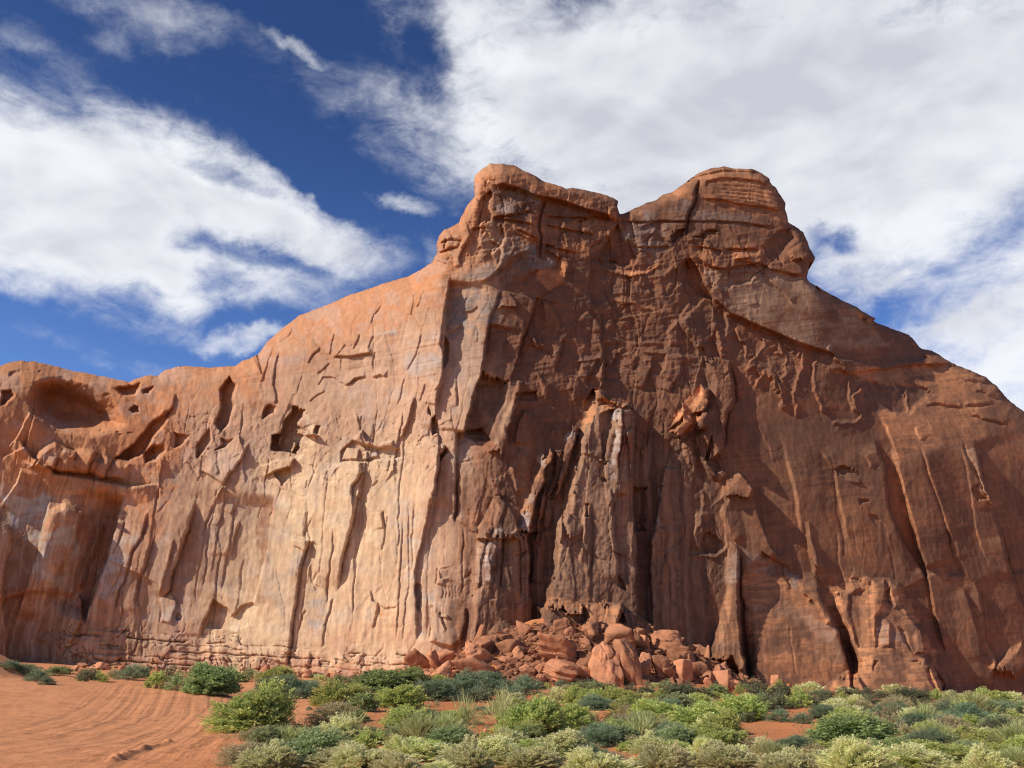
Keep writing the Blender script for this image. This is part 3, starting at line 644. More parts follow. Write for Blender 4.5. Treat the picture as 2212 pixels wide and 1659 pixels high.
# benches on the right shoulder
crack('f', [(900, 250), (1050, 290), (1200, 275), (1330, 255), (1450, 235), (1760, 235)], -.8, 40, .7, 30, 0, 8, rough=1.5)
crack('f', [(900, 180), (1000, 200), (1150, 225), (1310, 250)], .6, 40, -.5, 30, 0, 5, rough=1.5)
slab('f', [(1140, 360), (1300, 345), (1500, 350), (1640, 420), (1540, 500), (1460, 570), (1300, 560), (1180, 540)], -.7, -.12, .0, 8)
crack('f', [(1170, 20), (1230, 80), (1280, 180), (1330, 250)], .4, 40, -.4, 40, .3, 3)
slab('f', [(1290, 160), (1440, 50), (1540, 140), (1620, 200), (1330, 220)], -.8, -.2, 0, 8)
for pts in [[(1580, 245), (1680, 230), (1760, 240)], [(1790, 340), (1900, 345), (2010, 370)], [(1800, 280), (1860, 290), (1960, 325)], [(1830, 520), (1920, 500), (2000, 480)], [(1560, 500), (1700, 500), (1800, 530)], [(1880, 400), (1960, 420), (2040, 470)], [(1850, 560), (1950, 600), (2100, 640)]]:
    crack('f', pts, .0, 20, .5, 20, .5, 3, rough=1.6)
slab('d', [(1960, 1290), (2070, 1388), (2030, 1410), (1985, 1430), (1930, 1370), (1900, 1290)], 1.0, .3, 0, 2)
slab('d', [(1590, 1130), (1800, 1240), (1900, 1300), (1950, 1420), (1780, 1370), (1660, 1280)], -.8, .1, .2, 5)
# left knob
crack('c', [(640, 360), (740, 335), (860, 365), (1000, 430), (1080, 440), (1250, 480), (1400, 540), (1560, 580), (1640, 620)], -1.0, 40, 1.2, 40, 0, 2.5)
slab('c', [(560, 470), (640, 385), (680, 400), (665, 500), (665, 630), (560, 665), (545, 560)], -1.6, -.4, 0, 3)
slab('c', [(680, 480), (850, 470), (860, 560), (760, 590), (680, 570)], .3, .2, 0, 3)
crack('c', [(1075, 450), (1050, 540), (1025, 650), (1040, 760), (1035, 930)], .3, 30, -.3, 20, 1.1, 3)
for pts in [[(660, 600), (850, 580), (1000, 540)], [(660, 610), (800, 620), (1000, 660)], [(1070, 590), (1220, 600), (1420, 600)], [(1060, 650), (1200, 690), (1380, 720), (1480, 740)], [(1300, 640), (1460, 590), (1620, 620)], [(1560, 510), (1570, 620)], [(1210, 600), (1200, 690)], [(1350, 620), (1350, 720)],
            [(640, 780), (720, 830), (730, 900), (700, 1000)], [(600, 690), (640, 750)], [(730, 640), (750, 760), (720, 830)], [(500, 690), (600, 680), (580, 740)], [(900, 570), (910, 500), (1000, 480)], [(860, 690), (960, 740), (1030, 780)], [(1070, 810), (1200, 850), (1330, 880)]]:
    crack('c', pts, -.3, 14, .4, 18, .5, 2.5)
slab('c', [(640, 880), (720, 800), (840, 720), (1030, 790), (1020, 870), (880, 890), (740, 990), (700, 1000)], .4, -.2, .2, 3)
crack('c', [(560, 1120), (660, 1070), (760, 960), (860, 890), (1000, 850)], 0, 14, .8, 22, .3, 3)
crack('c', [(900, 1110), (950, 1050), (1030, 1005)], -.2, 12, .5, 16, .3)
slab('c', [(1060, 850), (1210, 900), (1220, 1010), (1100, 1010), (1050, 950)], -.4, -.2, .2, 4)
slab('c', [(1160, 880), (1250, 920), (1270, 960), (1240, 1080), (1210, 1010)], .8, .3, 0, 4)
slab('c', [(740, 1150), (790, 1170), (860, 1260), (860, 1300), (740, 1290), (690, 1330), (700, 1230)], .7, .2, .3, 3)
crack('c', [(740, 1160), (700, 1260), (640, 1420), (610, 1600)], .6, 30, -.3, 20, .3)
crack('c', [(500, 1190), (430, 1280), (330, 1400), (270, 1520), (240, 1620)], .4, 30, .3, 16, .2)
crack('c', [(550, 1290), (500, 1330), (420, 1340)], 0, 10, -.5, 20)
crack('c', [(430, 1430), (370, 1480), (300, 1520)], 0, 10, -.6, 26)
crack('c', [(320, 1080), (300, 1300), (280, 1660)], .6, 60, -.9, 60, 0, 3, (.1, 0))
crack('c', [(1010, 1220), (980, 1350), (900, 1550), (870, 1660)], .9, 60, -1.3, 50, .3, 3, (.05, 0))
slab('c', [(1040, 1250), (1110, 1260), (1200, 1400), (1190, 1480), (1130, 1590), (1060, 1480), (1040, 1330)], .9, .0, -.2, 3)
slab('c', [(880, 1600), (940, 1440), (1000, 1500), (1020, 1620)], .6, .3, 0, 3)
crack('c', [(1240, 1100), (1120, 1170), (1020, 1240)], 0, 12, -.5, 22, .2)
crack('c', [(1410, 920), (1500, 970), (1620, 1020), (1740, 1050), (1860, 1030), (1960, 970), (1990, 930)], -.4, 26, -.8, 40, -.5, 5)
crack('c', [(2110, 940), (2000, 1050), (1860, 1060)], .2, 16, .5, 20)
crack('c', [(2110, 1080), (1960, 1200), (1830, 1260)], .2, 14, .4, 16)
slab('c', [(1590, 700), (1650, 620), (1750, 700), (1740, 760), (1820, 800), (1850, 940), (1700, 1000), (1540, 960), (1500, 880)], -1.5, .1, 0, 8)
slab('c', [(1480, 900), (1640, 860), (1660, 960), (1500, 950)], .8, .1, .2, 6)
slab('c', [(330, 700), (470, 560), (520, 430), (560, 470), (540, 640), (480, 790), (400, 830)], .5, .15, 0, 5)
crack('c', [(500, 720), (440, 830), (400, 920), (430, 980)], .6, 22, -.3, 20, .3)
for pts in [[(250, 800), (330, 770), (420, 780)], [(240, 880), (330, 840), (400, 830)], [(330, 700), (360, 770)], [(300, 760), (290, 850)], [(420, 770), (400, 830)]]:
    crack('c', pts, -.1, 10, .3, 12, .5, 2.5)
# right knob
crack('d', [(695, 285), (670, 370), (655, 470), (600, 590), (585, 690), (580, 760)], .5, 30, -.2, 20, 1.2, 3)
crack('d', [(520, 360), (640, 290), (750, 260), (870, 235), (1000, 240), (1180, 250)], -.4, 20, .6, 18, .5, 3)
crack('d', [(750, 380), (750, 320), (860, 295), (1000, 300), (1150, 320), (1280, 380)], -.3, 20, .5, 20, .4, 2.5)
for i, yy in enumerate((350, 385, 410, 440, 465)):
    crack('d', [(800, yy - 10), (960, yy), (1120, yy + 8 + i * 4), (1330, yy + 40 + i * 10)], -.05, 8, .10, 10, .12, 2)
crack('d', [(700, 455), (850, 465), (1000, 500), (1170, 520), (1360, 560)], -.4, 26, .5, 20, .3)
crack('d', [(60, 630), (220, 640), (400, 628), (600, 632), (800, 630), (1000, 640), (1200, 670), (1320, 680)], -.1, 16, .3, 16, .5, 2.2)
crack('d', [(220, 690), (280, 660), (330, 640)], -.2, 10, .5, 14, .5)
slab('d', [(460, 740), (520, 695), (580, 690), (585, 760), (480, 790)], -1.7, -.1, 0, 4)
slab('d', [(600, 760), (680, 740), (730, 690), (860, 690), (840, 740), (740, 780)], -1.3, 0, .1, 6)
crack('d', [(590, 790), (700, 770), (860, 720)], 0, 10, .5, 20)
crack('d', [(130, 835), (300, 835), (460, 830)], -.1, 12, .3, 14, .4)
crack('d', [(880, 850), (1000, 850), (1160, 850)], -.3, 20, .5, 14, .6)
slab('d', [(940, 870), (1060, 870), (1090, 920), (970, 920)], .6, 0, .5, 2)
crack('d', [(640, 830), (760, 840), (880, 870)], -.2, 14, .4, 14, .4)
slab('d', [(1170, 830), (1300, 690), (1400, 660), (1480, 760), (1400, 830), (1340, 950), (1250, 960)], -1.3, -.3, 0, 8)
slab('d', [(1360, 860), (1500, 770), (1540, 880), (1500, 930), (1400, 920)], .9, -.1, .3, 5)
crack('d', [(650, 900), (760, 980), (880, 1010), (1060, 970), (1170, 960), (1250, 1010), (1390, 1040), (1530, 1070)], -.5, 26, .6, 22, .4)
crack('d', [(900, 1165), (950, 1120), (1080, 1100), (1110, 1060), (1165, 1020), (1100, 950), (950, 930)], .2, 14, -.5, 26, .3)
crack('d', [(1180, 1000), (1240, 1110), (1330, 1180), (1420, 1280)], -.3, 18, .5, 18, .2)
crack('d', [(1030, 1260), (1090, 1290), (1150, 1270)], 0, 10, .3, 14)
slab('d', [(530, 1400), (620, 1290), (720, 1220), (780, 1260), (830, 1440), (720, 1640), (650, 1600)], .9, -.1, 0, 5)
crack('d', [(520, 1400), (560, 1490), (640, 1600), (690, 1660)], 0, 12, .7, 26, .3)
crack('d', [(610, 1240), (520, 1400), (420, 1500)], -.4, 16, .5, 22)
crack('d', [(790, 1420), (830, 1560), (850, 1660)], -.2, 12, .8, 16)
crack('d', [(890, 1340), (900, 1440), (880, 1540)], -.2, 12, .8, 16)
crack('d', [(960, 1460), (1010, 1580)], -.2, 12, .5, 12)
# bowl under the saddle: curved shells of rock
for pts, hl, hr in [([(630, 690), (760, 830), (800, 900), (810, 960)], .6, -.6), ([(350, 1030), (300, 1250), (260, 1430)], .5, -.8), ([(825, 1060), (830, 1560)], .3, -1.1), ([(800, 400), (880, 600), (1010, 770)], .3, -.5), ([(850, 930), (960, 1010), (1100, 1060), (1280, 1070)], 0, -.9),
                    ([(700, 200), (640, 400), (700, 650)], .2, -.8), ([(1690, 800), (1580, 950), (1600, 1130)], -.3, .7), ([(1550, 1200), (1540, 1350), (1480, 1480)], -.4, .6), ([(1400, 1230), (1390, 1350), (1280, 1640)], .7, -.6), ([(1230, 1230), (1160, 1400)], .5, -.5), ([(1000, 1190), (900, 1380)], .5, -.5),
                    ([(760, 1260), (700, 1400), (600, 1560)], .5, -.5), ([(560, 1300), (530, 1480)], -.2, .5), ([(810, 1330), (720, 1480)], -.2, .6), ([(1640, 1540), (1600, 1660)], .5, -.5), ([(1750, 1280), (1740, 1450), (1640, 1560)], .3, -.5)]:
    crack('o', pts, hl, 26, hr, 30, .15)
for pts in [[(1020, 770), (1150, 765), (1280, 820)], [(1270, 640), (1380, 690), (1480, 740)], [(1280, 1075), (1420, 1070), (1560, 1090)], [(1180, 1130), (1300, 1150), (1400, 1190), (1570, 1180)], [(1700, 1230), (1920, 1250)], [(470, 1290), (650, 1270), (820, 1240)], [(160, 1240), (260, 1220)], [(940, 1170), (1020, 1190), (1080, 1120)], [(1050, 1210), (1130, 1210), (1190, 1250)]]:
    crack('o', pts, -.15, 12, -.5, 22, -.3, 4, rough=1.5)
slab('o', [(850, 540), (1000, 480), (1130, 500), (1270, 630), (1180, 650), (1060, 650), (930, 600)], .5, .0, .6, 8)
slab('e', [(610, 510), (770, 480), (800, 520), (780, 560), (620, 560)], -1.2, 0, .6, 4)
slab('e', [(1010, 380), (1100, 400), (1115, 500), (1050, 560), (990, 480)], .6, .1, -.1, 4)
slab('e', [(760, 340), (860, 430), (840, 560), (800, 520)], .9, .0, -.1, 4)
slab('e', [(1230, 360), (1290, 220), (1290, 430), (1240, 470)], .9, .3, 0, 3)
# torn fans of rock near the upper recess
for i in range(6):
    crack('e', [(650 + i * 22, 130 + i * 8), (700 + i * 24, 60 + i * 14), (760 + i * 20, 150 + i * 10)], -.1, 8, .35, 10, .25, 2.2, rough=1.5)
# slab ledge behind the fallen blocks
slab('i', [(838, 330), (900, 345), (1000, 365), (1110, 380), (1118, 480), (830, 485)], 3.0, 0, .05, 3)
slab('i', [(838, 325), (920, 290), (980, 285), (1060, 310), (1120, 320), (1120, 390), (1000, 370), (900, 348)], 2.0, .0, 1.2, 4)
slab('i', [(1100, 320), (1180, 325), (1240, 320), (1275, 312), (1350, 325), (1350, 360), (1320, 460), (1260, 470), (1110, 470)], 3.2, .25, .5, 4)
slab('i', [(1275, 312), (1350, 325), (1340, 360), (1315, 455), (1262, 450), (1285, 360)], .9, .5, 0, 3)
slab('i', [(1340, 350), (1450, 390), (1530, 440), (1530, 520), (1310, 470)], 2.4, -.2, .1, 5)
slab('i', [(560, 480), (640, 410), (700, 440), (720, 480), (560, 520)], 1.5, .1, .3, 5)

# ---- layered rock along the left foot
SLOPE = 0.062
strat = PY - SLOPE * (PX - 150)
top = 1342 + 24 * smooth((PX - 150) / 500) + fbm(PX / 24, PX * 0, 4, 61) * 22
lay = smooth((strat - top + 10) / 34) * smooth((PX - 95) / 60 + fbm(PX / 20, PY / 20, 3, 60) * .5) * smooth((945 - PX) / 50)
warp_s = strat + fbm(PX / 40, PY / 40, 3, 62) * 4
seam = np.zeros(PX.shape)
for i, (s0, wt) in enumerate(((1349, .25), (1356, .4), (1370, .75), (1377, .3), (1391, .6), (1397, .35), (1408, .3), (1422, .7), (1430, .3))):
    brk = smooth((fbm(PX / 55 + i * 7.7, PX * 0 + i, 3, 63) + 0.22) / 0.3)
    d = warp_s - s0 - fbm(PX / 15, PX * 0 + i * 3, 2, 64) * 1.5
    seam += brk * wt * np.exp(-np.where(d < 0, (d / 1.4) ** 2, (d / 2.6) ** 2))
    H += lay * brk * wt * 0.34 * smooth(d / 2.2)
H -= lay * seam * .8
jo, jd = cells(PX / 17 + fbm(PX / 30, PY / 30, 2, 65), warp_s / 26 + 3 + fbm(PX / 60, PY * 0, 2, 69), 66, .6)
H += lay * smooth((fbm(PX / 50, PY / 16, 3, 68) + .35) / .4) * (jo * 0.30 - 0.42 * np.exp(-(jd / 0.085) ** 2) * smooth((fbm(PX / 40, PY / 30, 2, 67) + .15) / .3))

# ---- broken surface: amounts differ from place to place
def soft(crop, pts, e=30):
    p = Z(crop, pts)
    out = np.zeros(PX.shape)
    s = window(p, e + 10)
    out[s] = smooth(signed(PX[s] + WX[s] * 2, PY[s] + WY[s] * 2, p) / e + 0.5)
    return out

shatter = 0.10 * np.ones(PX.shape)
shatter += 0.5 * soft('z', [(1020, 380), (1340, 430), (1400, 470), (1700, 560), (1600, 640), (1240, 620), (1000, 560)], 40)
shatter += 0.30 * soft('z', [(1090, 600), (1500, 620), (1780, 760), (1700, 900), (1450, 980), (1100, 940)], 60)
shatter += 0.22 * soft('z', [(1000, 940), (1500, 900), (1580, 1300), (1000, 1400)], 50)
shatter += 0.35 * soft('z', [(330, 890), (600, 880), (980, 900), (980, 1010), (600, 1060), (330, 1010)], 30)
shatter += 0.2 * soft('z', [(0, 950), (350, 980), (350, 1080), (0, 1050)], 30)
shatter -= 0.16 * soft('z', [(1560, 620), (1720, 600), (1940, 760), (1880, 790), (1650, 720)], 20)
shatter = np.clip(shatter, 0.08, 1.5)
calm = soft('z', [(1570, 880), (1700, 850), (2000, 800), (2400, 900), (2400, 1520), (1600, 1500), (1590, 1200)], 60)
calm = np.maximum(calm, soft('z', [(1560, 620), (1740, 600), (1960, 760), (1880, 790), (1700, 740)], 24))
calm = np.maximum(calm, .7 * soft('z', [(1090, 600), (1290, 560), (1310, 640), (1180, 680), (1090, 690)], 24))
shatter = shatter * (1 - .75 * calm)
KEEP = H.copy()
fx = PX + fbm(PX / 50, PY / 50, 3, 81) * 10
fy = PY + fbm(PX / 50, PY / 50, 3, 82) * 12
up = (PX - 1106) * (PY - 2400) / 2400.0 / 1.0             # upright joints lean together upwards in perspective
ux = np.where(PX < 1106, PX + (1500 - PY) * -0.22 * (1 - PX / 1106.0) * 1.0, PX + (1500 - PY) * 0.20 * (PX / 1106.0 - 1))
ux = ux + fbm(PX / 60, PY / 60, 3, 83) * 7
c1, e1 = cells(ux / 46, fy / 170, 84, 1.0)
c2, e2 = cells(fx / 26, fy / 40, 86, 1.1)
c3, e3 = cells((fx + fy * .4) / 11, (fy - fx * .3) / 17, 88, 1.2)
H += (0.75 * shatter - .03) * c1
H += 0.55 * np.maximum(shatter - .25, 0) * c2
H += 0.16 * np.maximum(shatter - .2, 0) * c3 + 0.02 * c3
H -= 0.26 * np.exp(-(e1 / 0.03) ** 2) * smooth((fbm(ux / 60, PY / 90, 2, 85) - .06) / .2) * (0.25 + shatter)
H -= 0.15 * np.exp(-(e2 / 0.035) ** 2) * smooth((fbm(PX / 45, PY / 70, 3, 87) - .02) / .2) * np.clip(shatter - .2, 0, 1)
H += fbm(ux / 90, PY / 260, 4, 91) * 0.30 + fbm(ux / 18, PY / 160, 4, 92) * 0.014 * (0.6 + shatter) + fbm(PX / 8, PY / 14, 4, 93) * (0.032 + .07 * shatter)
# flutes of old runoff on the steep right wall, cross-beds in the round rock above
H += fbm(ux / 7, PY / 160, 2, 94) * 0.03 * smooth((PY - 1000) / 200) * smooth((PX - 960) / 60)
H += fbm(PX / 70 + 3, (PY + PX * .18) / 5, 3, 95) * 0.10 * smooth((900 - PY) / 120) * (0.4 + shatter * .5)

H = KEEP + (H - KEEP) * (1 - .45 * calm)
# long upright joints, one slab standing a little before the next
jr = np.random.default_rng(404)
for i in range(34):
    x0 = jr.uniform(190, 2190) if i > 13 else jr.uniform(190, 930)
    if 1380 < x0 < 1560: continue
    y1 = jr.uniform(1230, 1430); ln = jr.uniform(120, 420)
    leanx = (0.26 * (1 - x0 / 1106.0) if x0 < 1106 else -0.22 * (x0 / 1106.0 - 1)) * ln
    pts = [(x0 + leanx * f + jr.normal() * 3, y1 - ln * f) for f in (1, .75, .5, .25, 0)]
    hh = jr.uniform(.06, .20)
    if x0 < 1000: crack('z', pts, hh * .6, jr.uniform(30, 90), -.04, 20, jr.uniform(.05, .3), 1.8, (.2, .2), .35)
    else: crack('z', pts, -.1, 20, hh * (1 if jr.uniform() < .6 else -1), jr.uniform(30, 80), .1, 2, (.2, .2), .35)

# ---- shoulders: the rock rolls back under the skyline
sd = signed(PX, PY, outline)
ed = np.full(PX.shape, 1e9); RA = np.ones(PX.shape); RW = np.ones(PX.shape)
near_rim = (sd < 140)
ys, xs = np.where(near_rim & (sd > -6))
qx, qy = PX[ys, xs], PY[ys, xs]
best = np.full(qx.shape, 1e9); A = np.zeros(qx.shape); B = np.ones(qx.shape)
for i in range(0, len(rr)):
    d = (qx - rr[i, 0]) ** 2 + (qy - rr[i, 1]) ** 2
    n = d < best
    best[n] = d[n]; A[n] = rr[i, 2]; B[n] = rr[i, 3]
best = np.sqrt(best)
roll = A * (1 - np.sqrt(np.clip(1 - (1 - np.clip(best / B, 0, 1)) ** 2, 0, 1)))
back = np.zeros(PX.shape)
back[ys, xs] = roll
# ---- rock colours (kinds of rock, varnish and scars, with some painted shade and sunlit tone)
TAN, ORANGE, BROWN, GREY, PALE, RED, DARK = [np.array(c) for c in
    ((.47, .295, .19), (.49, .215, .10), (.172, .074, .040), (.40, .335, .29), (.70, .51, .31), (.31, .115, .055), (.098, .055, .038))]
C = np.empty(PX.shape + (3,))
C[:] = TAN


def paint(mask, col):
    global C
    m = np.clip(mask, 0, 1)[..., None]
    C = C * (1 - m) + col * m


bed = fbm(PX / 80, (PY + PX * 0.10) / 6, 4, 201)               # thin beds
mot = fbm(PX / 34, PY / 34, 5, 202)
run = fbm(ux / 5.0, PY / 150, 3, 203)                          # runs of varnish down the wall
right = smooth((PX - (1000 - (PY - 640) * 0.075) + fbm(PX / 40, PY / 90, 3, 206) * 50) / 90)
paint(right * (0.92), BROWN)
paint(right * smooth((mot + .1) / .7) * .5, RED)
broad = fbm(ux / 15, PY / 340, 4, 207)
mid_shade_varnish = soft('z', [(1010, 560), (1330, 560), (1560, 700), (1560, 1320), (1040, 1320), (1080, 960)], 120)
paint(mid_shade_varnish * smooth((mot + bed * .4 + .12) / .35) * .62, DARK * 1.25)  # varnish plus the shade of the central recess, both put into the colour
paint(smooth((640 - PX) / 460) * .85 * (1 - right), np.array([.30, .155, .092]))  # wall darkened leftwards in its colour, standing in for weaker sun there
paint(.75 * soft('e', [(1210, 470), (1350, 540), (1480, 600), (1520, 655), (1535, 1000), (1540, 1900), (900, 2100), (905, 1480), (960, 1400), (1000, 1180), (1045, 960), (1130, 680), (1150, 560)], 8), np.array([.36, .205, .125]))  # main pillar painted lighter so its face looks sunlit before the wall
paint(.6 * soft('m', [(190, 650), (440, 630), (830, 660), (835, 1250), (850, 1600), (-60, 1640), (20, 1200), (110, 850)], 8), np.array([.34, .20, .125]))  # block beside the pillar lightened in colour the same way, as if sunlit
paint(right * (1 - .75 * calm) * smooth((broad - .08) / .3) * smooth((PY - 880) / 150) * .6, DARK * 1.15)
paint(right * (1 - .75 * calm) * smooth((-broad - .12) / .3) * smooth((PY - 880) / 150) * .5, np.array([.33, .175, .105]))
paint((1 - right) * smooth((broad - .1) / .3) * smooth((PY - 900) / 150) * .32, np.array([.33, .235, .195]))
paint(.5 * (1 - right) * soft('z', [(560, 990), (900, 960), (900, 1440), (420, 1440), (470, 1250)], 110), PALE)
shoulder = smooth((150 - sd) / 120 + mot * .7) * (1 - right)
paint(shoulder * .85, ORANGE)
paint(soft('z', [(-160, 700), (300, 760), (420, 980), (340, 1040), (-160, 1060)], 60) * .85, ORANGE * .93)
